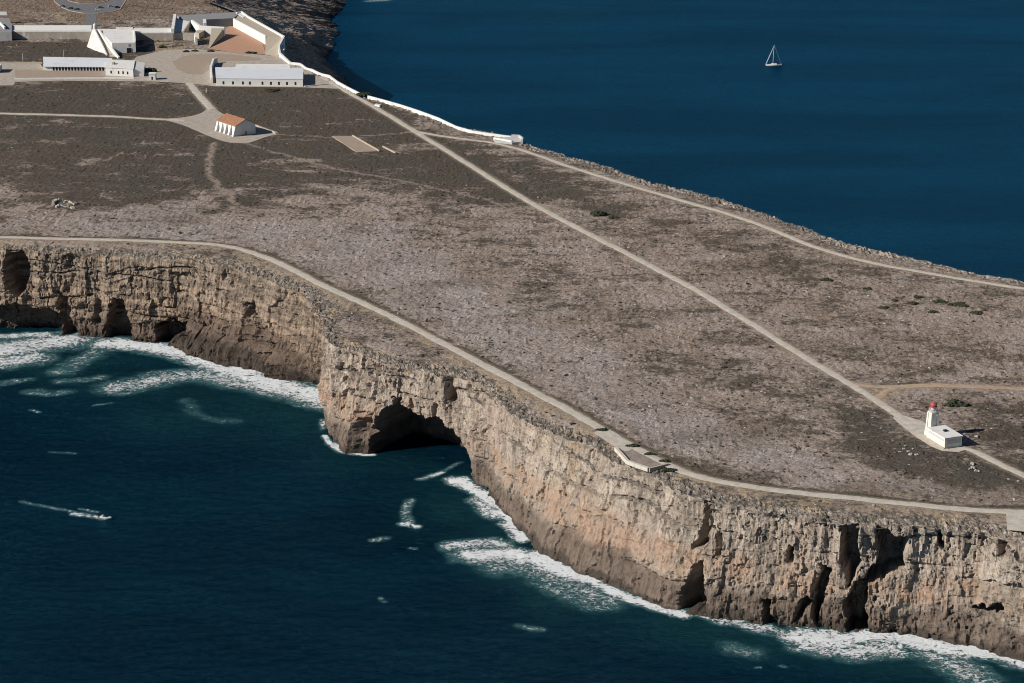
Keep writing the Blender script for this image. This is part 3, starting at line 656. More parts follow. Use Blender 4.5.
# ------------------------------------------------------------------ path ribbons and yards
def ribbon(name, line, w, mat, lift=.16, seed=0, ragged=.25):
    P = resample(smooth(pts(line)[:, :2], 2), 1.2); n = len(P)
    T = np.gradient(P, axis=0); T /= np.hypot(T[:, 0], T[:, 1])[:, None]; N = np.stack([-T[:, 1], T[:, 0]], 1)
    s = np.arange(n) * 1.2
    wl = w / 2 * (1 + ragged * fbm(s / 5, s * 0, seed=seed + 201, octv=3)); wr = w / 2 * (1 + ragged * fbm(s / 5, s * 0 + 9, seed=seed + 203, octv=3))
    cols = [P + N * wl[:, None], P + N * wl[:, None] * .4, P - N * wr[:, None] * .4, P - N * wr[:, None]]
    V = []
    for k, c in enumerate(cols): V.append(np.stack([c[:, 0], c[:, 1], h_smooth(c[:, 0], c[:, 1]) + lift - (.10 if k in (0, 3) else 0)], 1))
    V = np.stack(V, 1).reshape(-1, 3); i = np.arange(n - 1)[:, None] * 4 + np.arange(3)[None]
    F = np.stack([i, i + 4, i + 5, i + 1], 2).reshape(-1, 4)
    return setting(mesh_np(name, V, F, mat, True))
for i, (k, (l, w)) in enumerate(PATHS.items()): ribbon('path', l, w, M_PATH, .17 + .012 * i, i, .22)
for i, (k, (l, w)) in enumerate(TRACKS.items()): ribbon('dirt_track', l, w, M_TRACK, .13 + .012 * i, i + 20, .4)
def sheet(name, poly, mat, lift, step=3.0, z=None, holes=None):
    P = resample(np.vstack([poly, poly[:1]]), step)[:-1]; n = len(P)
    x0, y0 = P.min(0); x1, y1 = P.max(0); gx, gy = np.meshgrid(np.arange(x0, x1, step), np.arange(y0, y1, step))
    ok = sdist(gx.ravel(), gy.ravel(), P) > step * .45
    Q = np.vstack([P, np.stack([gx.ravel()[ok], gy.ravel()[ok]], 1)])
    vs, es, fs, *_ = geometry.delaunay_2d_cdt([Vector(p) for p in Q], [], [list(range(n))], 1, 1e-4)
    vs = np.array([tuple(v) for v in vs]); zz = (h_smooth(vs[:, 0], vs[:, 1]) if z is None else np.full(len(vs), z)) + lift
    F = np.array([f for f in fs if len(f) == 3]); c = vs[F].mean(1)
    F = F[inside(c[:, 0], c[:, 1], P)]
    a = vs[F]; cr = (a[:, 1, 0] - a[:, 0, 0]) * (a[:, 2, 1] - a[:, 0, 1]) - (a[:, 1, 1] - a[:, 0, 1]) * (a[:, 2, 0] - a[:, 0, 0]); F[cr < 0] = F[cr < 0][:, ::-1]
    return setting(mesh_np(name, np.column_stack([vs, zz]), F, mat, True))
sheet('chapel_yard', smooth(pts(PLAZAS['chapel_yard'])[:, :2], 1), M_PLAZA, .10)
sheet('fort_yard', pts(PLAZAS['fort_yard'])[:, :2], M_PLAZA, .09)
sheet('viewpoint_paving', pts([(594, 434), (600, 428), (613, 436), (634, 448), (627, 452), (617, 448.5)])[:, :2], M_PATH, .15, 1.5)
sheet('viewpoint_floor', pts([(617, 448.5), (627, 452), (634, 448), (640, 451), (668, 465), (649, 468.5), (628, 461)])[:, :2], M_TRAIL, .12, 1.5)
sheet('lighthouse_forecourt', pts(SHEETS['forecourt'])[:, :2], M_PATH, .11, 1.5)
sheet('path_branch', pts([(1006, 512), (1040, 512), (1040, 533), (1007, 530)])[:, :2], M_PATH, .13, 1.5)
sheet('car_park', pts(CARPARK)[:, :2], M_ASPH, .10)
sheet('access_road', pts([(86, 12.8), (95.5, 12.8), (97.5, 27), (86, 27)])[:, :2], M_ASPH, .06)
kb = MB()
kb.wall(pts([(p[0], p[1]) for p in CARPARK[:10]]), .6, TOP, top=TOP + .3); kb.wall(pts(ISLAND), .6, TOP, top=TOP + .3)
setting(kb.build('kerb', M_TAN))
sheet('fort_courtyard', pts([(232, 24), (262, 42), (266, 54.5), (237, 53.5), (209, 48.8), (222, 33), (229, 26)])[:, :2], M_COURT, .16)
sheet('dry_garden', smooth(pts([(172, 62), (185, 55), (212, 53.5), (240, 55), (268, 60), (235, 61), (210, 62), (208, 73), (190, 75), (178, 70)])[:, :2], 1), M_BROWN, .15)
sheet('house_yard', pts([(15, 70), (44, 69.5), (105, 70), (105, 77), (15, 78)])[:, :2], M_BROWN, .16)

# ------------------------------------------------------------------ low plants and loose stones of the plateau
def lumps(name, P, size, flat, mat, seed, jit=.35):
    t = (1 + 5 ** .5) / 2
    I = np.array([(-1, t, 0), (1, t, 0), (-1, -t, 0), (1, -t, 0), (0, -1, t), (0, 1, t), (0, -1, -t), (0, 1, -t), (t, 0, -1), (t, 0, 1), (-t, 0, -1), (-t, 0, 1)], float); I /= np.linalg.norm(I[0])
    FI = np.array([(0, 11, 5), (0, 5, 1), (0, 1, 7), (0, 7, 10), (0, 10, 11), (1, 5, 9), (5, 11, 4), (11, 10, 2), (10, 7, 6), (7, 1, 8), (3, 9, 4), (3, 4, 2), (3, 2, 6), (3, 6, 8), (3, 8, 9), (4, 9, 5), (2, 4, 11), (6, 2, 10), (8, 6, 7), (9, 8, 1)])
    r = np.random.default_rng(seed); n = len(P)
    V = I[None] * (1 + jit * (r.random((n, 12, 1)) * 2 - 1)) * size[:, None, None]
    a = r.random(n) * 6.28; ca, sa = np.cos(a)[:, None], np.sin(a)[:, None]; st = (.7 + .7 * r.random(n))[:, None]
    x = V[..., 0] * st; y = V[..., 1] / st
    V = np.stack([x * ca - y * sa, x * sa + y * ca, V[..., 2] * flat], 2) + P[:, None]
    F = (FI[None] + np.arange(n)[:, None, None] * 12).reshape(-1, 3)
    return mesh_np(name, V.reshape(-1, 3), F, mat, False)
vis = (GV[:, 0] > -430) & (GV[:, 0] < 285) & (GV[:, 1] < 1800) & (GSD > 1.5) & (GF > .5)
cand = np.where(vis)[0]
gw = RNG.random(len(cand)); clump = fbm(GV[cand, 0] / 7, GV[cand, 1] / 7, seed=131, octv=3)
den = (.05 + .17 * np.clip(GA['scrub'][cand], 0, 1)) * sstep(-.25, .3, clump)
sel = cand[gw < den]; J = (RNG.random((len(sel), 3)) - .5) * [.9, .9, 0]
setting(lumps('low_scrub', GV[sel] + J, .35 + .55 * RNG.random(len(sel)) ** 2, .5, M_SCRUB, 5), 'low dark scrub growing all over the stony plateau', 'scrub', 'stuff')
den = (.008 + .038 * GA['pale'][cand]) * sstep(.1, -.3, clump) * (1 - .8 * np.clip(GA['scrub'][cand], 0, 1)) + .0015
sel = cand[RNG.random(len(cand)) < den]; J = (RNG.random((len(sel), 3)) - .5) * [.9, .9, 0]
setting(lumps('limestone_rubble', GV[sel] + J, .25 + .5 * RNG.random(len(sel)) ** 2.5, .6, M_ROCK, 6), 'pale loose limestone scattered over the plateau', 'rubble', 'stuff')
del GV, GA, GF, GSD

# ------------------------------------------------------------------ shrubs that stand out
def shrub(px, py, w, hgt, label, group=None, seed=0, d=None):
    r = random.Random(seed); c = at(px, py); c[2] = h_smooth(c[0], c[1])
    n = 220; rr = np.random.default_rng(seed); u = rr.normal(size=(n, 3)); u /= np.linalg.norm(u, axis=1)[:, None]; u[:, 2] = np.abs(u[:, 2])
    k = .55 + .45 * rr.random(n)[:, None]; lob = 1 + .3 * np.sin(3 * np.arctan2(u[:, 1], u[:, 0]) + seed)[:, None]
    P = u * k * lob * [w / 2, (d or w * .8) / 2, hgt * .85] + c + [0, 0, .1]
    o = lumps('shrub', P - c, np.full(n, .13 * (w * hgt) ** .5 + .12) * (.6 + .8 * rr.random(n)), .8, M_SHRUB, seed + 1, .5); o.location = c
    tag(o, label, 'shrub', group)
shrub(598, 215, 7, 1.8, 'largest dark green shrub, alone beside the long straight path', None, 1, 7)
shrub(613, 218, 5, .8, 'low brown-green shrub just right of the largest lone shrub', None, 2)
shrub(956, 404, 8, 1.3, 'dark green shrub just right of the red lighthouse lantern', None, 3, 6)
for i, (x, y, w) in enumerate([(826, 280, 5), (868, 289.5, 3.5), (884, 308, 4), (913, 303.5, 3.5), (918, 297.5, 4), (933, 312, 4), (940, 302, 6), (959, 305, 8), (977, 313.5, 5), (895, 301, 2.5)]):
    shrub(x, y, w, .55, 'small dark shrub on the stony ground below the seaside path, right of the straight path', 'shrubs below the seaside path', 10 + i)
for i, (x, y) in enumerate([(146.5, 72.5), (150, 71.8), (154, 72)]):
    shrub(x, y, 2.6, 2.4, 'dark bush in the row behind the small white hut', 'bushes behind the hut', 30 + i)
for i, (x, y) in enumerate([(186, 52), (195, 51.4), (211, 51.6), (249, 53.4), (254, 53.6)]):
    shrub(x, y, 4, 1.0, 'small dark bush along the edge of the terracotta courtyard', 'bushes at the courtyard edge', 40 + i)
shrub(272, 91, 9, 1.0, 'green bush in the scrub in front of the long grey hall', None, 50, 8)
shrub(363, 95.5, 9, 1.8, 'dark bush in the gap of the white seaside wall', None, 51, 6)
for x, y, w, lab in ((633, 446.5, 4.5, 'dark shrub where the pale viewpoint paving meets its brown floor'), (650, 454.5, 3.5, 'dark shrub between the coastal path and the middle of the viewpoint'), (665, 461.5, 3.2, 'dark shrub at the right end of the viewpoint beside the path'), (602, 431, 4, 'dark shrub at the left tip of the pale viewpoint paving'), (668, 470, 5, 'green shrub on the cliff edge just below the viewpoint side wall')):
    shrub(x, y, w, .6, lab, None, int(x), 1.8)
shrub(162, 47.5, 5, 1.2, 'dark bush under the rampart right of the gate tower', None, 52)

# ------------------------------------------------------------------ frames from surveyed corners
def frame(F, L, R):
    f, l, r = at(*F), at(*L), at(*R)
    a = math.atan2(*(l - f)[1::-1]); b = math.atan2(*(r - f)[1::-1]); m = (a + b) / 2
    ex = np.array([math.cos(m - math.pi / 4), math.sin(m - math.pi / 4)]); ey = np.array([-ex[1], ex[0]])
    return f, ex, ey, float(np.hypot(*(r - f)[:2])), float(np.hypot(*(l - f)[:2]))

# ------------------------------------------------------------------ lighthouse
f0, ex, ey, wR, wL = frame((944.5, 448.5), (927, 437.5), (961.5, 446))
f0[2] = h_smooth(f0[0], f0[1]) + .1
FR = (f0, ex, ey); W, Lg = wR, wL; HA = 3.5; print('lighthouse', wR, wL)
lh = thing('lighthouse', 'small white lighthouse tower with red lantern and flat-roofed white annex', 'lighthouse', f0)
an = MB(FR).box(0, W, 0, Lg, -.8, HA).build('annex', M_CREAM, lh)
MB(FR).box(-.25, W + .25, -.25, Lg - .05, HA, HA + .42).build('roof', M_WHITE2, an)
MB(FR).box(W * .45, W * .45 + 1.3, Lg * .45, Lg * .45 + 1.2, HA + .42, HA + .95).build('skylight', M_DARK, an)
MB(FR).box(-.06, .02, .7, Lg - 1.0, 2.35, 3.15).build('window', M_GREYW, an)  # grey strip paints in the shade under the roof overhang
MB(FR).box(-.7, 0, -.5, Lg - .5, -.5, .25).build('plinth', M_TAN, an)
MB(FR).box(.6, W - .6, -.05, .04, 1.4, 2.9).build('recessed_panel', M_GREYW, an)
TX, TY = 3.0, Lg + 1.5; pass
def sq(c, h): return [(c[0] - h, c[1] - h), (c[0] + h, c[1] - h), (c[0] + h, c[1] + h), (c[0] - h, c[1] + h)]
tw = MB(FR).frustum(sq((TX, TY), 1.5), -.8, sq((TX, TY), 1.25), 8.9).build('tower', M_CREAM, lh)
for sx in (-1, 1):
    for sy in (-1, 1):
        MB(FR).frustum(sq((TX + sx * 1.42, TY + sy * 1.42), .48), -.8, sq((TX + sx * 1.12, TY + sy * 1.12), .36), 8.6).build('pilaster', M_CREAM, tw)
MB(FR).frustum(sq((TX, TY), 2.05), -.8, sq((TX, TY), 1.85), 2.0).build('plinth', M_CREAM, tw)
MB(FR).lathe(TX, TY, [(1.55, 8.9), (1.7, 9.1), (1.55, 9.25), (1.0, 9.25), (1.0, 10.8)], 16).build('gallery', M_GREYW, lh)
MB(FR).lathe(TX, TY, [(1.05, 10.7), (1.4, 10.75), (1.4, 10.9), (.9, 10.9), (.9, 11.5)], 16).build('lantern_room', M_RED, lh)
MB(FR).lathe(TX, TY, [(1.22, 11.4), (1.27, 11.55), (.9, 12.0), (.3, 12.3), (.22, 12.5), (.05, 12.8)], 16).build('lantern_roof', M_RED, lh)
rl = MB(FR)
for k in range(12):
    a = k * math.pi / 6; rl.tube([(TX + 1.5 * math.cos(a), TY + 1.5 * math.sin(a), 9.1), (TX + 1.5 * math.cos(a), TY + 1.5 * math.sin(a), 10.0)], .05, 5)
    b = a + math.pi / 6; rl.tube([(TX + 1.5 * math.cos(a), TY + 1.5 * math.sin(a), 10.0), (TX + 1.5 * math.cos(b), TY + 1.5 * math.sin(b), 10.0)], .05, 5)
rl  .build('railing', M_GREYW, lh)

# ------------------------------------------------------------------ chapel
f0, ex, ey, W, Lg = frame((236.2, 136.6), (217, 130.6), (256, 133.8)); FR = (f0, ex, ey); HE, HR = 6.1, 9.0; print('chapel', W, Lg)
ch = thing('chapel', 'white chapel with orange tiled roof and sloping buttresses', 'chapel', f0)
ch_w = MB(FR)
ch_w.add([(0, 0, -.5), (W, 0, -.5), (W, Lg, -.5), (0, Lg, -.5), (0, 0, HE), (W, 0, HE), (W, Lg, HE), (0, Lg, HE), (W / 2, 0, HR), (W / 2, Lg, HR)],
         [(0, 1, 5, 8, 4), (3, 7, 9, 6, 2), (0, 4, 7, 3), (1, 2, 6, 5), (4, 8, 9, 7), (5, 6, 9, 8), (0, 3, 2, 1)])
ch_w.build('wall', M_WHITE2, ch)
rf = MB(FR)
for sx in (0, 1):
    e = -.45 if sx == 0 else W + .45; ze = HE - .3; zr = HR
    rf.add([(e, -.35, ze), (W / 2, -.35, zr), (W / 2, Lg + .35, zr), (e, Lg + .35, ze), (e, -.35, ze + .3), (W / 2, -.35, zr + .35), (W / 2, Lg + .35, zr + .35), (e, Lg + .35, ze + .3)],
           [(0, 1, 2, 3), (4, 5, 6, 7), (0, 1, 5, 4), (2, 3, 7, 6), (0, 3, 7, 4), (1, 2, 6, 5)])
    for k in range(28):
        y = -.2 + k * (Lg + .4) / 27; rf.tube([(e, y, ze + .3), (W / 2, y, zr + .35)], .13, 6)
rf.build('roof', M_TILE, ch)
for k in range(5):
    y = .0 + k * (Lg - 1.75) / 4
    MB(FR).add([(-2.3, y, -.5), (0, y, -.5), (0, y, HE - .5), (-.35, y, HE - .5), (-2.3, y + 1.75, -.5), (0, y + 1.75, -.5), (0, y + 1.75, HE - .5), (-.35, y + 1.75, HE - .5)],
               [(0, 1, 2, 3), (4, 5, 6, 7), (0, 3, 7, 4), (3, 2, 6, 7), (0, 4, 5, 1)]).build('buttress', M_WHITE2, ch)
MB(FR).box(W * .44, W * .56, -.04, .1, 0, 2.3).build('door', M_BROWN, ch)
lw = MB().wall(pts([(254.5, 125.5), (262, 129), (276, 134)]), .6, TOP - .4, top=TOP + 1.0).build('low_wall', M_STONEW)
tag(lw, 'low stone wall running right from behind the chapel', 'wall')

# ------------------------------------------------------------------ fort: ramparts
def rampart(label, top_poly, z, face, white_edges, edge_h=1.0, floor=None, name='rampart'):
    P = pts(top_poly, z); t = thing(name, label, 'rampart', (P[:, 0].mean(), P[:, 1].mean(), TOP))
    MB().prism(P[:, :2], TOP - 1, z).build('wall', face, t)
    if floor: c = P[:, :2].mean(0); MB().prism(c + (P[:, :2] - c) * .985, z + .004, z + .06).build('walkway', floor, t)
    for l in white_edges: MB().wall(pts(l, z), .9, z - .5, top=z + edge_h).build('parapet', M_WHITE2, t)
    return t
rampart('long straight white-topped rampart left of the gate tower', [(11, 26), (92, 26), (92, 31.6), (11, 31.6)], 45.2, M_STONEW, [[(11, 26.2), (92, 26.2)], [(11, 31.2), (92, 31.2)]], .7, M_WHITE)
rampart('shorter white-topped rampart between the gate tower and the courtyard bastion', [(134, 28.6), (173, 28.6), (173, 33.2), (134, 33.2)], 45.2, M_STONEW, [[(134, 28.8), (173, 28.8)], [(134, 32.9), (173, 32.9)]], .7, M_WHITE)
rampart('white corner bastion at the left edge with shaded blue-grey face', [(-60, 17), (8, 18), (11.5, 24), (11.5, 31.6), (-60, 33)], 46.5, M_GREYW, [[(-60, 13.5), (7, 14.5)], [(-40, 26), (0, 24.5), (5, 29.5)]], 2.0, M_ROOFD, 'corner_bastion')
# gate tower
P = pts([(98, 29), (134, 29), (135.5, 42.5), (112, 43)], 47); g0 = (P[:, 0].mean(), P[:, 1].mean(), TOP)
gt = thing('gate_tower', 'big white gate tower with a ramp climbing between white wedges', 'tower', g0)
MB().prism(P[:, :2], TOP - 1, 47).build('tower_body', M_WHITE2, gt)
MB().wall(pts([(116, 29.6), (133, 29.6)], 47), 1.2, 46.8, top=48.6).build('parapet', M_WHITE2, gt)
MB().wall(pts([(134.2, 29.5), (135.2, 42)], 47), .9, 46.8, top=47.9).build('parapet', M_WHITE2, gt)
def slab(poly):  # solid under a sloping top
    P = pts(poly); return MB().prism([tuple(p) for p in P], TOP - 1.0)
ge = P[3] + (P[2] - P[3]) * .62; gf = P[3] + (P[2] - P[3]) * .80
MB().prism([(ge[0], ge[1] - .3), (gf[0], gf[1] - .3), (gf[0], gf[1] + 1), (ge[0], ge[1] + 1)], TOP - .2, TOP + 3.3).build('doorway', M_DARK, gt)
MB().prism([(ge[0] + 1, ge[1] - .12), (gf[0] - .2, gf[1] - .12), (gf[0] - .2, gf[1] + 1), (ge[0] + 1, ge[1] + 1)], TOP + 4.6, TOP + 6.0).build('window', M_GREYW, gt)
slab([(92.5, 29, 47), (86.8, 47, 40.1), (106.5, 54.5, 40.1), (95, 29.5, 47)]).build('glacis', M_WHITE2, gt)
slab([(94.5, 29.2, 46.6), (106.8, 54.6, 40.05), (110, 56.5, 40.05), (117.6, 57, 40.05), (99, 29.2, 46.6)]).build('ramp', M_TAN, gt)
MB().wall(pts([(99, 29, 48.2), (104, 36.5, 46.6), (111, 46.5, 44.2), (119, 57, 41.2)]), 1.1, TOP - 1).build('ramp_parapet', M_WHITE2, gt)
MB().wall(pts([(94.6, 29, 47.7), (100, 40, 45.0), (107, 54.5, 40.9)]), .8, TOP - 1).build('ramp_parapet', M_WHITE2, gt)
MB().lathe(at(95, 27.5, 47)[0], at(95, 27.5, 47)[1], [(1.2, 44), (1.2, 48.5), (1.4, 48.6), (0.9, 49.5), (.1, 50)], 12).build('sentry_box', M_WHITE2, gt)
# courtyard bastion
bt = thing('courtyard_bastion', 'white-edged bastion with ramps wrapped round the terracotta courtyard', 'bastion', at(225, 30))
MB().prism(pts([(173.5, 17.5), (190.5, 21), (183.5, 32.6), (173, 33.2)], 45)[:, :2], TOP - 1, 45).build('platform', M_STONEW, bt)
MB().wall(pts([(183, 33), (196, 33.4)], 45), 1.6, TOP - 1, top=45.2).build('front_wall', M_STONEW, bt)
MB().prism(pts([(175.5, 19), (189.5, 21.6), (183, 31.5), (174, 31.8)], 45)[:, :2], 45.004, 45.12).build('platform_floor', M_WHITE2, bt)
MB().wall(pts([(172.6, 30.5), (175, 15.5)], 47), 2.0, TOP - 1, top=48.2).build('parapet', M_WHITE2, bt)
MB().wall(pts([(195.2, 34), (196.2, 38)], 45), 1.6, TOP - 1, top=45.6).build('parapet', M_WHITE2, bt)
MB().prism(pts([(177, 15.5), (233, 12.2), (241, 11.6), (236, 18), (206, 19.5), (182, 18.2)], 46)[:, :2], TOP - 1, 46).build('back_rampart', M_ROOFD, bt)
MB().wall(pts([(192, 19.8), (200, 25.6), (224.5, 27)], 46.6), 1.7, TOP - .5, top=46.6).build('inner_wall', M_WHITE2, bt)
MB().prism(pts([(195, 32), (201, 27.5), (208, 28), (199, 33.6)], 43.6)[:, :2], TOP - .5, 43.6).build('terrace', M_TAN, bt)
slab([(211.5, 28.2, 46), (223.5, 28.2, 46), (209.5, 48, 40.2), (208.6, 48, 40.2)]).build('ramp', M_TAN, bt)
MB().wall(pts([(204.5, 20.6, 46)]*1 + [(205, 24.5, 46)]), 2.2, TOP, top=47.2).build('pillar', M_WHITE2, bt)
MB().prism(pts([(233.2, 18.4), (241, 12.4), (247.5, 16), (283.5, 36.2), (266.5, 36)], 46)[:, :2], TOP - 1, 46).build('east_rampart', M_TAN, bt)
MB().wall(pts([(233.6, 18.8), (266, 36)], 46), 1.0, TOP, top=46.3).build('panel_wall', M_WHITE2, bt)
slab([(266.7, 36.2, 45.9), (283, 36.4, 45.9), (278.4, 46, 43.4), (278.5, 55.5, 40.15), (265, 54.3, 40.15)]).build('ramp', M_TAN, bt)
MB().wall(pts([(236.5, 12.3, 47), (241.5, 11.2, 47.2), (247.8, 15.8, 47.2), (284, 36, 47.2), (278.8, 45.5, 45), (279.8, 52.5, 42.8), (290, 62, 41.6), (301, 63.2, 41.6)]), 1.3, TOP - 2).build('parapet', M_WHITE2, bt)
MB().prism(pts([(238, 14), (241.5, 12.2), (246.5, 15.6), (243, 17.5)], 46.3)[:, :2], 46.002, 46.3).build('platform_floor', M_ROOFG, bt)
hv = MB().prism(pts([(280, 45.2), (284, 44.8), (284.4, 50), (281.3, 50.2)], 43)[:, :2], TOP - 3, 43).build('sentry_post', M_WHITE2)
tag(hv, 'little white sentry post outside the courtyard bastion parapet', 'sentry post')

# ------------------------------------------------------------------ fort: buildings
hl = thing('exhibition_hall', 'long pale grey flat-roofed hall with nine small dark windows', 'building', at(259, 80))
A = [at(216.5, 85.7), at(303, 86.6)]; zr = 44.6
back = [at(303, 68.3, zr), at(215.5, 67.6, zr)]
body = [A[0][:2], A[1][:2], back[0][:2], back[1][:2]]
MB().prism(body, TOP - .5, zr).build('wall', M_WHITE, hl)
cc = np.mean(body, 0); MB().prism([cc + (p - cc) * 1.008 for p in body], zr, zr + .25).build('roof', M_ROOFG, hl)
MB().prism(pts([(236, 63.8), (289, 64.2), (290, 66.8), (235.5, 66.4)], zr + 1.2)[:, :2], zr - 3, zr + 1.2).build('roof_vent', M_WHITE2, hl)
MB().prism(pts([(236, 67.0), (289.5, 67.4), (289.5, 68.0), (236, 67.7)], zr + .3)[:, :2], zr + .2, zr + .6).build('roof_gutter', M_DARK, hl)
for x in (223.5, 233, 243, 250, 262.5, 271, 279, 287, 295.5):
    t = (x - 216.5) / 86.5; p = A[0] + (A[1] - A[0]) * t; d = (A[1] - A[0]) / np.linalg.norm(A[1] - A[0]); nn = np.array([d[1], -d[0], 0])
    q = [p + d * .55 + nn * .08, p - d * .55 + nn * .08, p - d * .55 - nn * .3, p + d * .55 - nn * .3]
    MB().prism([v[:2] for v in q], TOP + 1.0, TOP + 2.9).build('window', M_GLASS, hl)
sw = MB().wall(pts([(212, 83.5), (211, 72), (213.5, 64), (217, 63)]), 1.2, TOP - .4, top=TOP + 3.6).build('side_wall', M_WHITE); tag(sw, 'curved free-standing wall at the left end of the long grey hall', 'wall')
ew = MB().wall(pts([(304.5, 86.9), (328, 84.6)]), .5, TOP - .4, top=TOP + .7).build('low_wall', M_WHITE); tag(ew, 'low white wall at the right end of the long grey hall', 'wall')

lo = thing('long_house', 'long white mono-pitch house with a dark arcade facing a brown yard', 'building', at(85, 70))
ze, zb = 42.7, 44.6
F0, F1 = at(44, 66.6, ze), at(112, 67, ze); K0, K1 = at(43, 57.2, zb), at(112, 58.4, zb)
MB().add([(*F0[:2], 39.5), (*F1[:2], 39.5), (*K1[:2], 39.5), (*K0[:2], 39.5), (*F0[:2], ze - .1), (*F1[:2], ze - .1), (*K1[:2], zb - .1), (*K0[:2], zb - .1)],
         [(0, 1, 5, 4), (1, 2, 6, 5), (2, 3, 7, 6), (3, 0, 4, 7), (4, 5, 6, 7), (3, 2, 1, 0)]).build('wall', M_WHITE, lo)
o1 = np.array([0, -1.0, 0]); MB().add([tuple(F0 + o1), tuple(F1 + o1), tuple(K1), tuple(K0), tuple(F0 + o1 + [0, 0, .3]), tuple(F1 + o1 + [0, 0, .3]), tuple(K1 + [0, 0, .3]), tuple(K0 + [0, 0, .3])],
         [(0, 1, 5, 4), (1, 2, 6, 5), (2, 3, 7, 6), (3, 0, 4, 7), (4, 5, 6, 7), (3, 2, 1, 0)]).build('roof', M_ROOFG, lo)
for k in range(17):
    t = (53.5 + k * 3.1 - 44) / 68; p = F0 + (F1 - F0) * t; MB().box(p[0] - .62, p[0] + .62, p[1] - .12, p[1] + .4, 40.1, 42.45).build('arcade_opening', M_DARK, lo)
g = [at(43.5, 70, 40), at(51, 70, 40), at(51, 66.8, 41), at(43.5, 66.8, 41)]
MB().prism([p[:2] for p in g], 39.5, 43.0).build('porch', M_WHITE2, lo)
vh = thing('village_house', 'white two-storey house with three small windows and blue shaded gable end', 'building', at(123, 76))
z2 = 45.2; q0, q1 = at(106, 75.5), at(133.5, 77); q2, q3 = at(134.5, 61, z2), at(107.5, 60, z2)
MB().prism([q0[:2], q1[:2], q2[:2], q3[:2]], 39.5, z2).build('wall', M_WHITE2, vh)
MB().prism([q0[:2] + [-.3, -.3], q1[:2] + [.3, -.3], q2[:2] + [.3, .3], q3[:2] + [-.3, .3]], z2, z2 + .3).build('roof', M_WHITE, vh)
for x in (111.5, 119, 123.5, 128):
    t = (x - 106) / 27.5; p = q0 + (q1 - q0) * t; MB().box(p[0] - .6, p[0] + .6, p[1] - .12, p[1] + .3, 41.6, 43.4).build('window', M_GLASS, vh)
r0, r1 = q1 + [.05, 1.0, 0], at(145.5, 78.5); MB().prism([(r0[0], r0[1]), (r0[0] + 6.5, r0[1] + .5), (q2[0] + 7, q2[1]), (q2[0], q2[1])], 39.5, 44.0).build('rear_wing', M_WHITE2, vh)
a0 = np.array([r0[0], r0[1]]); MB().add([(*a0, 44), (a0[0] + 6.5, a0[1] + .5, 44), (q2[0] + 7, q2[1], 44), (q2[0], q2[1], 44), (q2[0], q2[1], 45.1), (a0[0], a0[1], 45.1)],
         [(0, 1, 5), (2, 3, 4), (1, 2, 4, 5), (0, 5, 4, 3), (0, 3, 2, 1)]).build('wing_roof', M_WHITE2, vh)
p = at(113.5, 63, z2 + 1); MB().box(p[0] - .7, p[0] + .7, p[1] - 2, p[1] + 2, z2 + .3, z2 + 1.5).build('chimney', M_TAN, vh)
ht = thing('hut', 'small white flat-roofed hut standing alone on the pale yard', 'hut', at(152.5, 80))
h0 = at(149, 80); MB().box(h0[0], h0[0] + 4.2, h0[1], h0[1] + 4.5, 39.7, 44.0).build('wall', M_WHITE2, ht)
MB().box(h0[0] - .2, h0[0] + 4.4, h0[1] - .2, h0[1] + 4.7, 44.0, 44.25).build('roof', M_WHITE, ht); MB().box(h0[0] + 1.6, h0[0] + 2.5, h0[1] - .06, h0[1] + .1, 40.1, 42.1).build('door', M_DARK, ht)
yw = MB().wall(pts([(14.5, 79.4), (60, 79), (104, 78.6), (134, 79)]), .8, 39.5, top=40.9).build('yard_wall', M_WHITE); tag(yw, 'long low white wall along the front of the brown yard', 'wall')
yk = MB().wall(pts([(14.5, 63.6), (42.5, 63.8)]), .8, 39.5, top=41.2).build('yard_wall', M_TAN); tag(yk, 'low tan wall behind the yard left of the long white house', 'wall')
nb = thing('yard_house', 'white house at the left edge casting a dark shadow on the yard', 'building', at(-14, 73))
n0, n1 = at(-34, 73.2), at(-1.5, 73.2); MB().box(n0[0], n1[0], n0[1], n0[1] + 11, 39.6, 43.9).build('wall', M_WHITE2, nb); MB().box(n0[0] - .3, n1[0] + .3, n0[1] - .3, n0[1] + 11.3, 43.9, 44.2).build('roof', M_ROOFG, nb)
MB().box(n0[0] + 8, n0[0] + 9.2, n0[1] - .08, n0[1] + .1, 40, 42.2).build('door', M_DARK, nb)

# ------------------------------------------------------------------ white seaside wall and battery
WALLZ = TOP + 1.4
WL = [(301, 63.6), (306, 67.5), (312, 69), (318, 72), (322, 73.5), (329, 75), (337, 81), (348, 87), (360, 93)]
o = MB().wall(pts(WL, WALLZ), 1.0, TOP - 1.5, top=WALLZ).build('seaside_wall', M_WHITE2); tag(o, 'upper whitewashed seaside wall stepping down beside the long hall', 'wall')
WL2 = [(368, 95.5), (383, 99.5), (399, 104), (419, 110.5), (438, 117.5), (456, 126), (472, 130.5), (488, 133), (511, 136)]
o = MB().wall(pts(WL2, WALLZ), .9, TOP - 1.5, top=WALLZ).build('seaside_wall', M_WHITE2); tag(o, 'long lower whitewashed seaside wall ending at the small battery', 'wall')
bw = thing('battery', 'small white battery platform at the end of the seaside wall', 'battery', at(508, 141))
MB().prism(pts([(494, 138.6), (512, 136.2), (521, 138.5), (522, 141.5), (512, 142.6), (495, 141)], TOP + 1.0)[:, :2], TOP - 1, TOP + 1.0).build('platform', M_GREYW, bw)
MB().wall(pts([(494, 138.4), (512, 141.8)], TOP + 1.2), 1.0, TOP - .5, top=TOP + 1.9).build('parapet', M_WHITE2, bw)
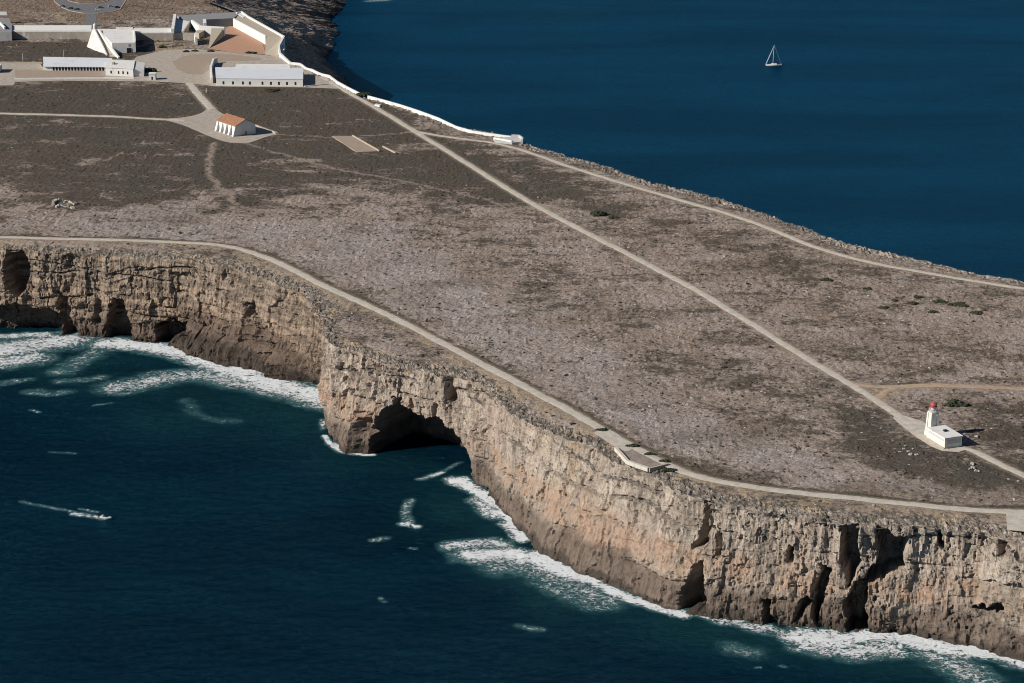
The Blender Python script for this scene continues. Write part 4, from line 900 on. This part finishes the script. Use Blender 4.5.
MB().wall(pts([(511.5, 136.3), (519, 136.6), (522.5, 139), (522, 141.8)], TOP + 1.2), 1.0, TOP - .5, top=TOP + 2.2).build('parapet', M_GREYW, bw)
o = MB().prism(pts([(376, 103.4), (381, 104.6), (379.5, 105.8), (374.5, 104.5)], TOP + .8)[:, :2], TOP - .3, TOP + .8).build('stone_block', M_WHITE2); tag(o, 'white stone block between the straight path and the seaside wall', 'block')
# ------------------------------------------------------------------ ruins, viewpoint, signs
rf_ = thing('ruined_foundation', 'tan rectangular ruin floor with one pale edge wall in the scrub', 'ruin', at(356, 145))
MB().prism(pts([(332, 136.4), (352, 136.4), (379, 151.6), (357, 152.8)])[:, :2], TOP - .6, TOP + .35).build('floor', M_BROWN, rf_)
MB().wall(pts([(352.6, 136.4), (379.4, 151.8)]), .8, TOP - .6, top=TOP + .9).build('edge_wall', M_TAN, rf_)
o = MB().wall(pts([(383, 147), (396, 153.6)]), 1.0, TOP - .6, top=TOP + .7).build('ruined_wall', M_TAN); tag(o, 'short broken wall right of the tan ruin floor', 'wall')
def rough_wall(line, th, zt, seed):
    P = resample(pts(line)[:, :2], .8); r = np.random.default_rng(seed); z = TOP + zt * (.35 + .9 * r.random(len(P)))
    P = P + (r.random(P.shape) - .5) * .4; return MB().wall(np.column_stack([P, z]), th, TOP - .8)
ru = thing('stone_ruin', 'small ring of broken stone walls in the scrub near the left edge', 'ruin', at(64, 206))
for i, (l, th, zt, m) in enumerate([([(53, 207), (53.5, 203), (58, 201.2), (64, 201)], 1.2, 1.5, M_ROCK), ([(56, 208.5), (60, 206.8), (69, 207.5)], 1.2, 1.3, M_ROCK), ([(70, 202.6), (76, 205)], 2.4, 1.7, M_TAN), ([(71.5, 208), (74, 210)], 1.6, 1.2, M_TAN), ([(64, 203.5), (67, 201.8)], 1.2, 1.2, M_ROCK)]):
    rough_wall(l, th, zt, i).build('wall_fragment', m, ru)
M_PARA = plain('pale_stone_mat', (.56, .51, .44), .15, .5, .9, (.4, .35, .29))
vp = thing('viewpoint_parapet', 'angular pale parapet wall around the paved cliff viewpoint', 'parapet', at(635, 464))
hz = float(h_smooth(*at(635, 464)[:2]))
MB().wall(pts([(615.8, 449), (621, 454.5), (627.5, 462), (638, 466), (648.5, 469.5)]), 1.1, hz - .6, top=hz + .8).build('front_wall', M_PARA, vp)
MB().wall(pts([(649.2, 469.6), (660, 467), (668, 464.8)]), .8, hz - .8, top=hz + .7).build('side_wall', M_TAN, vp)
def post(px, py, h, label, mat=M_WHITE2, r=.22):
    c = at(px, py); t = MB().lathe(c[0], c[1], [(r, TOP - .3), (r * .8, TOP + h)], 8).build('post', mat); tag(t, label, 'post'); return t
post(206.5, 92.5, 2.6, 'small white post beside the path up to the fort', r=.35)
post(64, 58, 5.5, 'thin pale mast behind the long white house', M_METAL)
post(23, 61.5, 5.5, 'thin grey lamp mast left of the long white house', M_METAL)
def stone(px, py, s, label, group=None, seed=0):
    s *= .7; c = at(px, py); c[2] = h_smooth(c[0], c[1]) + s * .15; r = np.random.default_rng(seed); k = 5
    P = (r.random((k, 3)) - .5) * [s * .9, s * .7, s * .2]; o = lumps('boulder', P, s * (.3 + .25 * r.random(k)), .7, M_ROCK, seed, .3); o.location = c; tag(o, label, 'boulder', group)
for i, (x, y, s) in enumerate([(903, 449, 1.4), (908, 452, 1.7), (911, 455, 2.0), (916, 455, 1.8), (900, 452, 1.2), (906, 446, 1.2), (895, 449, 1.1), (913, 449, 1.2)]):
    stone(x, y, s, 'pale boulder among the loose stones left below the lighthouse', 'boulders left of the lighthouse', 60 + i)
stone(977, 436, 1.8, 'single pale boulder right of the lighthouse annex', None, 80)
for i, (x, y) in enumerate([(972, 464), (974, 468), (976, 471), (971, 469)]):
    stone(x, y, 2.0, 'pale flat boulder in the small heap below the lighthouse', 'boulders below the lighthouse', 84 + i)

# ------------------------------------------------------------------ cars on the car park
def make_car(paint):
    t = thing('parked_car', 'x', 'car', (0, 0, 0))
    sec = [(-2.1, .45, .75), (-2.05, .35, .95), (-1.2, .3, 1.0), (.7, .3, .98), (1.6, .32, .85), (2.1, .4, .68)]
    b = MB(); V = []; F = []
    for x, z0, z1 in sec: V += [(x, -.85, z0), (x, .85, z0), (x, .82, z1), (x, -.82, z1)]
    for i in range(len(sec) - 1):
        for k in range(4): F.append((4 * i + k, 4 * i + (k + 1) % 4, 4 * i + 4 + (k + 1) % 4, 4 * i + 4 + k))
    F += [(3, 2, 1, 0), tuple(4 * (len(sec) - 1) + k for k in range(4))]
    b.add(V, F).build('body', paint, t)
    MB().frustum([(-1.75, -.78), (1.0, -.78), (1.0, .78), (-1.75, .78)], .9, [(-1.3, -.62), (.2, -.62), (.2, .62), (-1.3, .62)], 1.42).build('cabin', M_GLASS, t)
    MB().box(-1.28, .18, -.6, .6, 1.41, 1.47).build('car_roof', paint, t)
    for x in (-1.3, 1.3):
        for y in (-.8, .8):
            w = MB(); w.tube([(x, y - .11, .32), (x, y + .11, .32)], .32, 14); w.build('wheel', M_TYRE, t)
    return t
PAINT = {'white': car_paint('white_car_paint', (.75, .75, .74)), 'black': car_paint('black_car_paint', (.03, .032, .036)), 'blue': car_paint('dark_blue_car_paint', (.03, .05, .11)), 'grey': car_paint('grey_car_paint', (.10, .105, .115))}
protos = {}
for i, (x, y, a, c, lab) in enumerate([(62.5, 7, 2.5, 'grey', 'dark grey car parked at the left bend of the car park'), (70.5, 9, 2.75, 'black', 'black car parked on the outer kerb, second from the left bend'),
        (77, 10, 2.9, 'blue', 'dark blue car parked on the outer kerb left of the access road'), (98, 10.2, .15, 'white', 'white car parked just right of the access road'), (101, 8.2, .2, 'grey', 'dark grey car parked behind the white car near the access road'),
        (111, 7, .35, 'white', 'white car parked alone on the right side of the car park'), (117.5, 8, .6, 'black', 'black car parked at the right end of the car park')]):
    o = copy_tree(protos[c]) if c in protos else make_car(PAINT[c]); protos.setdefault(c, o)
    p = at(x, y); o.location = (p[0], p[1], TOP + .12); o.rotation_euler = (0, 0, a); o['label'] = lab; o['group'] = 'cars parked beyond the fort'

# ------------------------------------------------------------------ boats
s0 = at(773.5, 66, 0); sb = thing('sailboat', 'white sailing yacht with bare mast far out on the dark blue sea', 'sailboat', s0)
def hull(L, B, D, sec):
    V = []; F = []; n = 9
    for (u, wf, zk) in sec:
        for k in range(n):
            a = math.pi * k / (n - 1); y = -math.cos(a) * B / 2 * wf; z = D - (D - zk) * math.sin(a) ** .8; V.append((u * L, y, z))
    for i in range(len(sec) - 1):
        for k in range(n - 1): F.append((i * n + k, i * n + k + 1, (i + 1) * n + k + 1, (i + 1) * n + k))
        F.append((i * n, (i + 1) * n, (i + 1) * n + n - 1, i * n + n - 1))
    F += [tuple(range(n)), tuple(range((len(sec) - 1) * n, len(sec) * n))]
    return V, F
SF = (s0, np.array([-.99, -.12]), np.array([.12, -.99]))
V, F = hull(12.5, 3.9, 1.35, [(-.5, .62, .0), (-.35, .85, -.35), (-.1, 1.0, -.5), (.15, .9, -.45), (.35, .55, -.2), (.47, .2, .3), (.5, .03, .9)])
MB(SF).add(V, F).build('hull', M_WHITE2, sb)
cb = MB(SF).frustum([(-2.6, -1.2), (2.2, -.8), (2.2, .8), (-2.6, 1.2)], 1.35, [(-2.4, -.95), (1.5, -.6), (1.5, .6), (-2.4, .95)], 1.95).build('cabin', M_WHITE2, sb)
MB(SF).frustum([(-3.6, -1.25), (-2.2, -1.15), (-2.2, 1.15), (-3.6, 1.25)], 1.35, [(-3.4, -1.1), (-2.5, -1.0), (-2.5, 1.0), (-3.4, 1.1)], 2.7).build('spray_hood', M_DARK, cb)
MB(SF).tube([(.5, 0, 1.3), (.35, 0, 9), (-.1, 0, 16.2)], [.22, .2, .14], 8).build('mast', M_METAL, sb)
MB(SF).tube([(.4, 0, 2.9), (-4.0, 0, 2.7)], [.32, .28], 8).build('boom', plain('sail_cover_mat', (.03, .045, .09), .1, 2), sb)
MB(SF).tube([(6.0, 0, 1.4), (3.2, 0, 8.0), (.1, 0, 15.6)], [.26, .24, .12], 8).build('furled_sail', plain('sail_mat', (.62, .63, .65), .06, 2), sb)
MB(SF).tube([(-6.0, 0, 1.3), (-.1, 0, 16.0)], .05, 5).build('backstay', M_METAL, sb)
b0 = at(106, 518.6, 0); BF = (b0, np.array([.97, -.24]), np.array([.24, .97])); mb_ = thing('motorboat', 'small white motorboat speeding with a white wake on the dark sea', 'motorboat', b0)
V, F = hull(4.6, 1.7, .75, [(-.5, .9, -.05), (-.2, 1, -.15), (.1, .95, -.1), (.35, .6, .15), (.5, .05, .6)]); MB(BF).add(V, F).build('hull', M_WHITE2, mb_)
MB(BF).frustum([(-.3, -.55), (.7, -.45), (.7, .45), (-.3, .55)], .85, [(-.3, -.5), (.2, -.4), (.2, .4), (-.3, .5)], 1.4).build('windscreen', M_GLASS, mb_)
MB(BF).box(-1.6, -1.0, -.5, .5, .8, 1.25).build('bench', M_GREYW, mb_); MB(BF).box(-2.95, -2.5, -.25, .25, .2, 1.25).build('outboard_motor', M_DARK, mb_)
